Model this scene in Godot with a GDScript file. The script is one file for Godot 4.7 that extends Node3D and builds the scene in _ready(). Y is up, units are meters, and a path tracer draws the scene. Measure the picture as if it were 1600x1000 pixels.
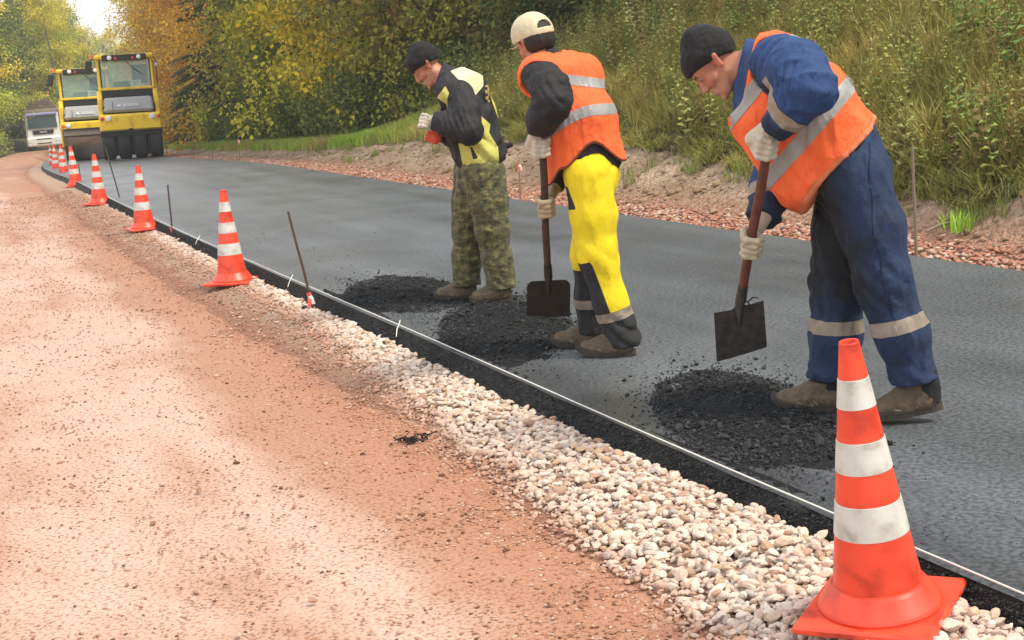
extends Node3D
# A road crew levelling fresh asphalt. y up, metres; the road runs along -Z, "s" below is the distance along it.

var rng := RandomNumberGenerator.new()
var taken := {}
var mats := {}

# ---------------------------------------------------------------- naming
func numbered(called: String) -> String:
	var n: int = taken.get(called, 0)
	taken[called] = n + 1
	return called if n == 0 else "%s_%03d" % [called, n]

func tag(o: Node3D, label := "", category := "", group := "", kind := "") -> Node3D:
	if label: o.set_meta("label", label)
	if category: o.set_meta("category", category)
	if group: o.set_meta("group", group)
	if kind: o.set_meta("kind", kind)
	return o

func base(called: String, at := Vector3.ZERO, turn := 0.0) -> Node3D:
	var o := Node3D.new()
	o.name = numbered(called)
	add_child(o, true)
	o.position = at
	o.rotation.y = turn
	return o

func put(mesh: Mesh, called: String, m: Material, parent: Node = null, at := Vector3.ZERO) -> MeshInstance3D:
	var o := MeshInstance3D.new()
	o.mesh = mesh
	if m: o.material_override = m
	o.name = numbered(called) if parent == null else called
	if parent == null: add_child(o, true)
	else: parent.add_child(o, true)
	o.position = at
	return o

func scatter(mesh: Mesh, called: String, m: Material, buf: PackedFloat32Array, parent: Node = null) -> MultiMeshInstance3D:
	# buf: 16 floats per copy (3x4 transform by rows, colour)
	var mm := MultiMesh.new()
	mm.transform_format = MultiMesh.TRANSFORM_3D
	mm.use_colors = true
	mm.mesh = mesh
	mm.instance_count = buf.size() / 16
	mm.buffer = buf
	var o := MultiMeshInstance3D.new()
	o.multimesh = mm
	o.material_override = m
	o.name = numbered(called) if parent == null else called
	if parent == null: add_child(o, true)
	else: parent.add_child(o, true)
	return o

func row(b: Basis, at: Vector3, c: Color) -> PackedFloat32Array:
	return PackedFloat32Array([b.x.x, b.y.x, b.z.x, at.x, b.x.y, b.y.y, b.z.y, at.y, b.x.z, b.y.z, b.z.z, at.z, c.r, c.g, c.b, 1.0])

func dup(o: Node3D, called := "") -> Node3D:
	var c: Node3D = o.duplicate()
	c.name = numbered(called if called else String(o.name))
	add_child(c, true)
	return c

# ---------------------------------------------------------------- materials
func lin(r: float, g: float, b: float) -> Color:
	return Color(r, g, b).linear_to_srgb()

func mat(key: String, c: Color, rough := 0.8, metal := 0.0) -> StandardMaterial3D:
	if mats.has(key): return mats[key]
	var m := StandardMaterial3D.new()
	m.resource_name = key
	m.albedo_color = c
	m.roughness = rough
	m.metallic = metal
	mats[key] = m
	return m

func noise(seed_: int, freq: float, octaves := 4, type := FastNoiseLite.TYPE_SIMPLEX_SMOOTH) -> FastNoiseLite:
	var n := FastNoiseLite.new()
	n.seed = seed_
	n.noise_type = type
	n.frequency = freq
	n.fractal_octaves = octaves
	return n

func ramp(stops: Array, hard := false) -> Gradient:
	var g := Gradient.new()
	var o := PackedFloat32Array()
	var c := PackedColorArray()
	for s in stops:
		o.append(s[0])
		c.append(s[1])
	g.offsets = o
	g.colors = c
	if hard: g.interpolation_mode = Gradient.GRADIENT_INTERPOLATE_CONSTANT
	return g

func tex(n: FastNoiseLite, size := 512, g: Gradient = null, blend := 0.15) -> NoiseTexture2D:
	var t := NoiseTexture2D.new()
	t.width = size
	t.height = size
	t.seamless = true
	t.seamless_blend_skirt = blend
	t.noise = n
	if g: t.color_ramp = g
	return t

func greys(a: float, b: float) -> Gradient:
	return ramp([[0.0, Color(a, a, a)], [1.0, Color(b, b, b)]])

func worldmap(m: StandardMaterial3D, per_metre: float, albedo: Texture2D = null, height: Texture2D = null, cm := 0.5, own := false) -> StandardMaterial3D:
	m.uv1_triplanar = true
	m.uv1_world_triplanar = not own
	m.uv1_scale = Vector3.ONE * per_metre
	if albedo: m.albedo_texture = albedo
	if height:
		m.heightmap_enabled = true
		m.heightmap_texture = height
		m.heightmap_scale = cm
	return m

# ---------------------------------------------------------------- mesh building
class Build:
	var v := PackedVector3Array()
	var n := PackedVector3Array()
	var c := PackedColorArray()
	var ix := PackedInt32Array()
	var colour := Color.WHITE

	func vert(p: Vector3, nn: Vector3) -> int:
		v.append(p); n.append(nn); c.append(colour)
		return v.size() - 1

	func tri(a: Vector3, b: Vector3, d: Vector3) -> void: # counter-clockwise seen from outside
		var nn := (b - a).cross(d - a).normalized()
		var k := vert(a, nn); vert(b, nn); vert(d, nn)
		ix.append_array([k, k + 2, k + 1])

	func quad(a: Vector3, b: Vector3, d: Vector3, e: Vector3) -> void:
		var nn := (d - a).cross(e - b).normalized()
		var k := vert(a, nn); vert(b, nn); vert(d, nn); vert(e, nn)
		ix.append_array([k, k + 2, k + 1, k, k + 3, k + 2])

	# a block whose twelve edges are chamfered; x axis, y axis, z axis half sizes
	func block(at: Vector3, size: Vector3, bev := 0.01, b := Basis.IDENTITY, taper := Vector2.ONE) -> void:
		var h := size * 0.5
		bev = minf(bev, minf(h.x, minf(h.y, h.z)) * 0.6)
		var P := func(sx: float, sy: float, sz: float, ax: int) -> Vector3:
			var q := Vector3(sx * h.x, sy * h.y, sz * h.z)
			var i := Vector3(sx, sy, sz) * bev
			if ax == 0: q -= Vector3(0, i.y, i.z)
			elif ax == 1: q -= Vector3(i.x, 0, i.z)
			else: q -= Vector3(i.x, i.y, 0)
			if sy > 0: q.x *= taper.x; q.z *= taper.y
			return at + b * q
		for s in [-1.0, 1.0]:
			var f := func(a: Vector3, bb: Vector3, d: Vector3, e: Vector3) -> void:
				if s > 0: quad(a, bb, d, e)
				else: quad(e, d, bb, a)
			f.call(P.call(s, -1, -1, 0), P.call(s, 1, -1, 0), P.call(s, 1, 1, 0), P.call(s, -1, 1, 0))
			f.call(P.call(-1, s, -1, 1), P.call(-1, s, 1, 1), P.call(1, s, 1, 1), P.call(1, s, -1, 1))
			f.call(P.call(-1, -1, s, 2), P.call(1, -1, s, 2), P.call(1, 1, s, 2), P.call(-1, 1, s, 2))
			for t in [-1.0, 1.0]:
				var flip: bool = s * t < 0
				var g := func(a: Vector3, bb: Vector3, d: Vector3, e: Vector3) -> void:
					if flip: quad(e, d, bb, a)
					else: quad(a, bb, d, e)
				g.call(P.call(s, t, -1, 0), P.call(s, t, -1, 1), P.call(s, t, 1, 1), P.call(s, t, 1, 0))
				g.call(P.call(-1, s, t, 1), P.call(-1, s, t, 2), P.call(1, s, t, 2), P.call(1, s, t, 1))
				g.call(P.call(s, -1, t, 2), P.call(s, -1, t, 0), P.call(s, 1, t, 0), P.call(s, 1, t, 2))
		for sx in [-1.0, 1.0]:
			for sy in [-1.0, 1.0]:
				for sz in [-1.0, 1.0]:
					var a: Vector3 = P.call(sx, sy, sz, 0)
					var bb: Vector3 = P.call(sx, sy, sz, 1)
					var d: Vector3 = P.call(sx, sy, sz, 2)
					if sx * sy * sz > 0: tri(a, bb, d)
					else: tri(a, d, bb)

	# a tube through points, radius per point, closed ends
	func tube(pts: Array, radii: Array, sides := 10, caps := true) -> void:
		var up := Vector3.UP
		var rings := []
		for i in pts.size():
			var d: Vector3 = (pts[mini(i + 1, pts.size() - 1)] - pts[maxi(i - 1, 0)]).normalized()
			if absf(d.dot(up)) > 0.95: up = Vector3.RIGHT if absf(d.x) < 0.9 else Vector3.BACK
			var x := up.cross(d).normalized()
			up = d.cross(x).normalized()
			var start := v.size()
			for k in sides:
				var a := TAU * k / sides
				var o := x * cos(a) + up * sin(a)
				vert(pts[i] + o * radii[i], o)
			rings.append(start)
		for i in pts.size() - 1:
			for k in sides:
				var a: int = rings[i] + k
				var b: int = rings[i] + (k + 1) % sides
				var d: int = rings[i + 1] + (k + 1) % sides
				var e: int = rings[i + 1] + k
				ix.append_array([a, d, b, a, e, d])
		if caps:
			for end in [0, pts.size() - 1]:
				var d: Vector3 = (pts[1] - pts[0]).normalized() * -1.0 if end == 0 else (pts[end] - pts[end - 1]).normalized()
				var m := vert(pts[end], d)
				var first := v.size()
				for k in sides:
					vert(v[rings[end] + k], d)
				for k in sides:
					var a := first + k
					var b := first + (k + 1) % sides
					ix.append_array([m, a, b] if end == 0 else [m, b, a])

	# a surface of revolution about y: profile of (radius, height), from bottom to top on the outside
	func lathe(profile: Array, sides := 32, at := Vector3.ZERO, b := Basis.IDENTITY) -> void:
		for i in profile.size() - 1:
			var p: Vector2 = profile[i]
			var q: Vector2 = profile[i + 1]
			var d := (q - p).normalized()
			var start := v.size()
			for k in sides + 1:
				var a := TAU * k / sides
				var o := Vector3(cos(a), 0, sin(a))
				var nn := b * (o * d.y - Vector3.UP * d.x)
				vert(at + b * (o * p.x + Vector3.UP * p.y), nn)
				vert(at + b * (o * q.x + Vector3.UP * q.y), nn)
			for k in sides:
				var a := start + k * 2
				ix.append_array([a, a + 3, a + 1, a, a + 2, a + 3])

	# a flat outline (counter-clockwise, in x and y of the basis) given a thickness along z
	func plate(outline: PackedVector2Array, thick: float, at := Vector3.ZERO, b := Basis.IDENTITY, warp = null) -> void:
		var t := Geometry2D.triangulate_polygon(outline)
		var W := func(p: Vector2, z: float) -> Vector3:
			var q := Vector3(p.x, p.y, z)
			if warp != null: q = warp.call(q)
			return at + b * q
		for k in range(0, t.size(), 3):
			var a := outline[t[k]]
			var bb := outline[t[k + 1]]
			var d := outline[t[k + 2]]
			if (bb - a).cross(d - a) < 0:
				var e := bb
				bb = d
				d = e
			tri(W.call(a, thick / 2), W.call(bb, thick / 2), W.call(d, thick / 2))
			tri(W.call(a, -thick / 2), W.call(d, -thick / 2), W.call(bb, -thick / 2))
		var n_ := outline.size()
		for k in n_:
			var a := outline[k]
			var bb := outline[(k + 1) % n_]
			quad(W.call(a, -thick / 2), W.call(bb, -thick / 2), W.call(bb, thick / 2), W.call(a, thick / 2))

	func mesh() -> ArrayMesh:
		var arr := []
		arr.resize(Mesh.ARRAY_MAX)
		arr[Mesh.ARRAY_VERTEX] = v
		arr[Mesh.ARRAY_NORMAL] = n
		arr[Mesh.ARRAY_COLOR] = c
		arr[Mesh.ARRAY_INDEX] = ix
		var m := ArrayMesh.new()
		m.add_surface_from_arrays(Mesh.PRIMITIVE_TRIANGLES, arr)
		return m

func box_mesh(size: Vector3, bev := 0.01, at := Vector3.ZERO, taper := Vector2.ONE) -> ArrayMesh:
	var b := Build.new()
	b.block(at, size, bev, Basis.IDENTITY, taper)
	return b.mesh()

func tube_mesh(pts: Array, radii: Array, sides := 10) -> ArrayMesh:
	var b := Build.new()
	b.tube(pts, radii, sides)
	return b.mesh()

# a sheet: f(i, j) gives its points, col(p) its colours; smooth normals that point up
func sheet(nx: int, nz: int, f: Callable, col = null) -> ArrayMesh:
	var v := PackedVector3Array()
	var c := PackedColorArray()
	var nn := PackedVector3Array()
	v.resize(nx * nz); nn.resize(nx * nz); c.resize(nx * nz)
	for j in nz:
		for i in nx:
			var p: Vector3 = f.call(i, j)
			v[j * nx + i] = p
			c[j * nx + i] = col.call(p) if col != null else Color.WHITE
	var ix := PackedInt32Array()
	var c0 := (nz / 2) * nx + nx / 2
	var over := (v[c0 + nx] - v[c0]).cross(v[c0 + 1] - v[c0]).y < 0.0
	for j in nz:
		for i in nx:
			var k := j * nx + i
			var dx := v[k + 1 if i < nx - 1 else k] - v[k - 1 if i > 0 else k]
			var dz := v[k + nx if j < nz - 1 else k] - v[k - nx if j > 0 else k]
			var q := dz.cross(dx).normalized()
			nn[k] = q if q.y >= 0 else -q
			if i < nx - 1 and j < nz - 1:
				if over: ix.append_array([k, k + nx, k + 1, k + 1, k + nx, k + nx + 1])
				else: ix.append_array([k, k + 1, k + nx, k + 1, k + nx + 1, k + nx])
	var arr := []
	arr.resize(Mesh.ARRAY_MAX)
	arr[Mesh.ARRAY_VERTEX] = v
	arr[Mesh.ARRAY_NORMAL] = nn
	arr[Mesh.ARRAY_COLOR] = c
	arr[Mesh.ARRAY_INDEX] = ix
	var m := ArrayMesh.new()
	m.add_surface_from_arrays(Mesh.PRIMITIVE_TRIANGLES, arr)
	return m

# an irregular stone about 1 across
func stone_mesh(seed_: int, flat := 0.6, cuts := 9) -> ArrayMesh:
	var r := RandomNumberGenerator.new()
	r.seed = seed_
	var planes := []
	for k in cuts:
		var d := Vector3(r.randfn(), r.randfn(), r.randfn()).normalized()
		planes.append([d, r.randf_range(0.27, 0.46)])
	# icosphere cut back to the planes
	var t := (1.0 + sqrt(5.0)) / 2.0
	var P := [Vector3(-1, t, 0), Vector3(1, t, 0), Vector3(-1, -t, 0), Vector3(1, -t, 0), Vector3(0, -1, t), Vector3(0, 1, t), Vector3(0, -1, -t), Vector3(0, 1, -t), Vector3(t, 0, -1), Vector3(t, 0, 1), Vector3(-t, 0, -1), Vector3(-t, 0, 1)]
	var F := [[0, 11, 5], [0, 5, 1], [0, 1, 7], [0, 7, 10], [0, 10, 11], [1, 5, 9], [5, 11, 4], [11, 10, 2], [10, 7, 6], [7, 1, 8], [3, 9, 4], [3, 4, 2], [3, 2, 6], [3, 6, 8], [3, 8, 9], [4, 9, 5], [2, 4, 11], [6, 2, 10], [8, 6, 7], [9, 8, 1]]
	var cut := func(p: Vector3) -> Vector3:
		p = p.normalized() * 0.5
		var s := 1.0
		for q in planes:
			var h: float = p.dot(q[0])
			if h > q[1]: s = minf(s, q[1] / h)
		p *= s
		return Vector3(p.x, p.y * flat, p.z * 0.85)
	var b := Build.new()
	for f in F:
		var a: Vector3 = P[f[0]]
		var c: Vector3 = P[f[1]]
		var d: Vector3 = P[f[2]]
		var m1 := (a + c) / 2
		var m2 := (c + d) / 2
		var m3 := (d + a) / 2
		for q in [[a, m1, m3], [m1, c, m2], [m3, m2, d], [m1, m2, m3]]:
			b.tri(cut.call(q[0]), cut.call(q[1]), cut.call(q[2]))
	return b.mesh()

func smooth(a: float, b: float, x: float) -> float:
	var t := clampf((x - a) / (b - a), 0.0, 1.0)
	return t * t * (3.0 - 2.0 * t)

# ---------------------------------------------------------------- the lie of the land
var rough_noise := noise(11, 0.9, 4)
var wide_noise := noise(12, 0.16, 3)

func bend(s: float) -> float: # how far the road has swung to the right at s
	if s < 12.0: return 0.0
	if s < 90.0: return 0.0009 * (s - 12.0) ** 2
	return 0.0009 * 78.0 ** 2 + (s - 90.0) * 0.1404

func fall(s: float) -> float: # beyond the crest the road runs gently downhill
	var d := s - 29.0
	return -0.014 * (d + sqrt(d * d + 16.0)) + 0.014 * (sqrt(29.0 * 29.0 + 16.0) - 29.0)

const EDGE := 2.54      # left edge of the asphalt
const FAR_EDGE := 6.27  # right edge

func gravel_top(x: float, s: float) -> float:
	# from the dirt on the left up to the asphalt's side
	var t := smooth(1.8, 2.38, x)
	var deep := lerpf(-0.066, -0.105, smooth(3.2, 6.0, s))
	return lerpf(-0.178, deep, t) + 0.016 * rough_noise.get_noise_2d(x * 3.0, s * 2.0) + fall(s)

func dirt_top(x: float, s: float) -> float:
	return -0.175 + 0.03 * wide_noise.get_noise_2d(x * 2.0, s) + 0.008 * rough_noise.get_noise_2d(x * 4.0, s * 4.0) + fall(s) + 0.55 * smooth(60.0, 100.0, s) * smooth(2.3, 1.4, x)

func foot(s: float) -> float: # where the grassy hillside begins
	return lerpf(7.45, 8.3, smooth(8.0, 17.0, s)) + 0.22 * rough_noise.get_noise_2d(s * 0.9, 40.0)

func verge_top(x: float, s: float) -> float: # right of the road: shoulder, sandy bank, then the hillside
	var u := x - bend(s)
	var near := smooth(34.0, 20.0, s)
	var f := lerpf(7.45, 8.3, smooth(8.0, 17.0, s))
	var lump := rough_noise.get_noise_2d(x * 1.4, s * 1.4)
	var y := -0.04 + fall(s)
	y += (lerpf(0.24, 0.42, smooth(8.0, 17.0, s)) * near + 0.06) * smooth(6.95, f + 0.15, u)
	y += maxf(0.0, u - f) * lerpf(0.03, 0.36, near)
	y += minf(1.8, maxf(0.0, u - f)) * 0.22 * near
	y += smooth(13.0, 30.0, u) * 2.5
	y += lump * lerpf(0.01, 0.08, smooth(7.0, 7.6, u))
	y += wide_noise.get_noise_2d(x, s) * 0.35 * smooth(9.0, 12.0, u)
	return y

func track_left(s: float) -> float: return lerpf(lerpf(-8.0, -0.8, smooth(45.0, 72.0, s)), 2.0, smooth(108.0, 118.0, s))

func steps(a: float, b: float, count: int, first: float) -> PackedFloat32Array:
	# distances that grow with s
	var o := PackedFloat32Array()
	for k in count:
		var t := float(k) / (count - 1)
		o.append(a + (b - a) * (first * t + (1.0 - first) * t * t * t))
	return o

func build_land() -> void:
	var g := put(box_mesh(Vector3(900, 1.0, 900), 0.1, Vector3(0, -12.0, -200)), "ground", mat("soil", lin(0.11, 0.10, 0.05), 1.0))
	tag(g, "", "", "", "structure")

	# --- dirt track
	var dm := mat("dirt", Color.WHITE, 0.95)
	dm.vertex_color_use_as_albedo = true
	worldmap(dm, 0.33, tex(noise(21, 0.06, 6), 2048, ramp([[0.0, Color(0.62, 0.49, 0.43)], [0.28, Color(0.86, 0.77, 0.72)], [0.42, Color(0.97, 0.94, 0.92)], [0.62, Color(1.0, 1.0, 1.0)], [1.0, Color(1.0, 1.0, 1.0)]])), tex(noise(22, 0.12, 5), 2048), 0.4)
	var patch := noise(23, 0.55, 5)
	var rut := noise(24, 0.3, 3)
	var ss := steps(-6.0, 130.0, 300, 0.16)
	var dirt_col := func(p: Vector3) -> Color:
		var t := 0.42 + 1.1 * patch.get_noise_2d(p.x * 1.6, p.z * 0.6) + 0.5 * patch.get_noise_2d(p.x * 5.0, p.z * 4.0) + 0.7 * rut.get_noise_2d(p.x * 3.0, p.z * 0.3)
		t += 0.9 * smooth(1.1, 1.75, p.x) - 0.35 * smooth(0.9, 0.3, absf(p.x - 0.95))
		var c := Color(0.545, 0.39, 0.315).lerp(Color(0.415, 0.225, 0.150), clampf(t, 0.0, 1.0))
		return c.lerp(Color(0.37, 0.165, 0.095), 0.6 * smooth(1.4, 1.85, p.x - bend(-p.z) - 0.2 * smooth(4.0, 12.0, -p.z)))
	tag(put(sheet(120, 300, func(i: int, j: int) -> Vector3:
		var s := ss[j]
		var x0 := track_left(s)
		var t := i / 119.0
		var x := lerpf(x0, 2.2, 1.0 - (1.0 - t) ** 1.7)
		return Vector3(x + bend(s), dirt_top(x, s), -s), dirt_col), "dirt_track", dm), "", "", "", "structure")

	# --- bed of the gravel shoulder
	var gm := mat("gravel_bed", Color.WHITE, 0.95)
	gm.vertex_color_use_as_albedo = true
	worldmap(gm, 0.9, dm.albedo_texture, dm.heightmap_texture, 1.0)
	var gs := tag(put(sheet(30, 300, func(i: int, j: int) -> Vector3:
		var s := ss[j]
		var x := lerpf(1.6, 2.5, i / 29.0)
		return Vector3(x + bend(s), gravel_top(x, s) - 0.004 - 0.045 * smooth(1.95, 1.8, x), -s), func(p: Vector3) -> Color:
			return (dirt_col.call(p) as Color)  .lerp(Color(0.50, 0.34, 0.26), smooth(1.95, 2.2, p.x - bend(-p.z)))), "gravel_shoulder", gm), "", "", "", "structure")

	# --- asphalt: the rolled top, then its raw edges
	var am := mat("asphalt", Color.WHITE, 0.52)
	am.vertex_color_use_as_albedo = true
	worldmap(am, 0.13, tex(noise(31, 0.13, 5), 2048, ramp([[0.0, Color(0.55, 0.55, 0.57)], [0.34, Color(0.78, 0.78, 0.79)], [0.55, Color(0.90, 0.90, 0.90)], [0.70, Color(1.0, 0.99, 0.97)], [1.0, Color(1.0, 1.0, 1.0)]]), 0.04), tex(noise(32, 0.22, 4), 2048, null, 0.04), 0.14)
	am.roughness_texture = tex(noise(33, 0.008, 5), 512, greys(0.62, 1.0))
	var streak := noise(34, 0.5, 4)
	var road_col := func(p: Vector3) -> Color:
		var u := p.x - bend(-p.z)
		var k := 0.150 + 0.055 * streak.get_noise_2d(u * 2.6, p.z * 0.16) + 0.030 * streak.get_noise_2d(p.x * 2.0, p.z * 2.0)
		k -= 0.035 * smooth(0.55, 0.1, u - EDGE) + 0.02 * smooth(0.35, 0.7, streak.get_noise_2d(u * 0.8 + 20.0, p.z * 0.5))
		return Color(k * 0.92, k * 1.0, k * 1.10)
	var rd := tag(put(sheet(70, 300, func(i: int, j: int) -> Vector3:
		var s := ss[j]
		var x := lerpf(EDGE, FAR_EDGE, i / 69.0)
		var jag := 0.0
		if i == 0 or i == 69: jag = 0.012 * rough_noise.get_noise_2d(s * 14.0, x)
		return Vector3(x + bend(s) + jag, fall(s) + 0.004 * wide_noise.get_noise_2d(x * 6.0, s * 2.0) - (0.004 if i == 0 or i == 69 else 0.0), -s), road_col), "road", am), "", "", "", "structure")
	var em := mat("asphalt_edge", Color.WHITE, 0.7)
	worldmap(em, 2.6, tex(noise(35, 0.09, 5), 512, ramp([[0.0, lin(0.008, 0.008, 0.009)], [0.45, lin(0.026, 0.026, 0.027)], [1.0, lin(0.085, 0.085, 0.087)]])), tex(noise(36, 0.10, 5), 512), 3.0)
	var es := steps(-6.0, 130.0, 900, 0.16)
	put(sheet(9, 900, func(i: int, j: int) -> Vector3:
		var s := es[j]
		var t := i / 8.0
		var x := EDGE + 0.006 - 0.085 * t ** 1.3 + (0.017 * rough_noise.get_noise_3d(s * 16.0, t * 5.0, 3.0) + 0.012 * rough_noise.get_noise_2d(s * 4.0, 7.0)) * (1.0 if t > 0.05 else 0.3)
		return Vector3(x + bend(s), fall(s) - 0.005 - 0.165 * t, -s)), "raw_edge", em, rd)
	put(sheet(4, 240, func(i: int, j: int) -> Vector3:
		var s := ss[j]
		var t := i / 3.0
		return Vector3(FAR_EDGE - 0.006 + 0.1 * t + 0.012 * rough_noise.get_noise_3d(s * 12.0, t * 4.0, 9.0) + bend(s), fall(s) - 0.009 - 0.1 * t, -s)), "raw_edge", em, rd)

	# --- pink shoulder across the road, sandy bank, hillside
	var pm := mat("pink_bed", lin(0.40, 0.20, 0.13), 0.95)
	worldmap(pm, 1.6, tex(noise(41, 0.07, 5), 512, ramp([[0.0, Color(0.55, 0.48, 0.46)], [1.0, Color.WHITE]])), tex(noise(42, 0.12, 4, FastNoiseLite.TYPE_CELLULAR), 512), 3.0)
	tag(put(sheet(10, 300, func(i: int, j: int) -> Vector3:
		var s := ss[j]
		var x := lerpf(FAR_EDGE, 7.1, i / 9.0)
		return Vector3(x + bend(s), verge_top(x + bend(s), s) - 0.02 - 0.03 * smooth(6.95, 7.1, x) - 0.03 * smooth(6.5, 6.27, x), -s)), "pink_shoulder", pm), "", "", "", "structure")
	var bm := mat("bank_soil", Color.WHITE, 0.97)
	bm.vertex_color_use_as_albedo = true
	worldmap(bm, 0.8, tex(noise(43, 0.03, 6), 512, ramp([[0.0, Color(0.55, 0.5, 0.45)], [0.5, Color(0.92, 0.9, 0.88)], [1.0, Color.WHITE]])), tex(noise(44, 0.05, 6), 512), 6.0)
	var sandy := noise(45, 0.7, 4)
	var bs := steps(-4.0, 130.0, 320, 0.2)
	tag(put(sheet(56, 320, func(i: int, j: int) -> Vector3:
		var s := bs[j]
		var x := lerpf(6.95, 8.8, i / 55.0)
		return Vector3(x + bend(s), verge_top(x + bend(s), s) + 0.05 * sandy.get_noise_2d(x * 3.0, s * 3.0) * smooth(7.0, 7.5, x) - 0.02 * smooth(7.1, 6.95, x), -s), func(p: Vector3) -> Color:
			var u := p.x - bend(-p.z)
			var t := clampf(0.45 + 1.1 * sandy.get_noise_2d(p.x * 1.3, p.z * 1.3), 0.0, 1.0)
			var c := Color(0.60, 0.45, 0.33).lerp(Color(0.36, 0.24, 0.155), t)
			return c.lerp(Color(0.45, 0.25, 0.17), smooth(7.5, 7.0, u))), "sandy_bank", bm), "", "", "", "structure")
	var hm := mat("hillside_soil", lin(0.13, 0.115, 0.045), 1.0)
	worldmap(hm, 0.5, tex(noise(46, 0.03, 6), 512, ramp([[0.0, Color(0.5, 0.5, 0.45)], [1.0, Color.WHITE]])), tex(noise(47, 0.05, 6), 512), 6.0)
	tag(put(sheet(70, 200, func(i: int, j: int) -> Vector3:
		var s := -20.0 + 190.0 * pow(j / 199.0, 1.3)
		var f := foot(s)
		var x := lerpf(f, 60.0, pow(i / 69.0, 1.9))
		return Vector3(x + bend(s), verge_top(x + bend(s), s) + (0.035 if i > 0 else -0.08), -s)), "hillside", hm), "", "", "", "structure")
	# --- low ground left of the track
	tag(put(sheet(60, 80, func(i: int, j: int) -> Vector3:
		var s := -10.0 + 180.0 * j / 79.0
		var x1 := track_left(s) + 0.25
		var x := lerpf(-60.0, x1, 1.0 - pow(1.0 - i / 59.0, 2.0))
		return Vector3(x + bend(s), fall(s) - 0.16 + 0.55 * smooth(60.0, 100.0, s) + 1.0 * smooth(x1 - 0.4, x1 - 3.0, x) + 0.1 * wide_noise.get_noise_2d(x, s), -s)), "left_verge_ground", hm), "", "", "", "structure")

# ---------------------------------------------------------------- loose stone
func stone_tone(r: RandomNumberGenerator, pale: float) -> Color:
	var c := Color(0.67, 0.51, 0.42).lerp(Color(0.82, 0.72, 0.62), r.randf())
	var k := r.randf()
	if k < 0.12: c = Color(0.50, 0.33, 0.24)
	elif k < 0.20: c = Color(0.62, 0.44, 0.29)
	elif k < 0.26: c = Color(0.50, 0.45, 0.42)
	c = c.lerp(Color(0.46, 0.235, 0.15), (1.0 - pale) * r.randf_range(0.5, 1.0))
	return c

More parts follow.
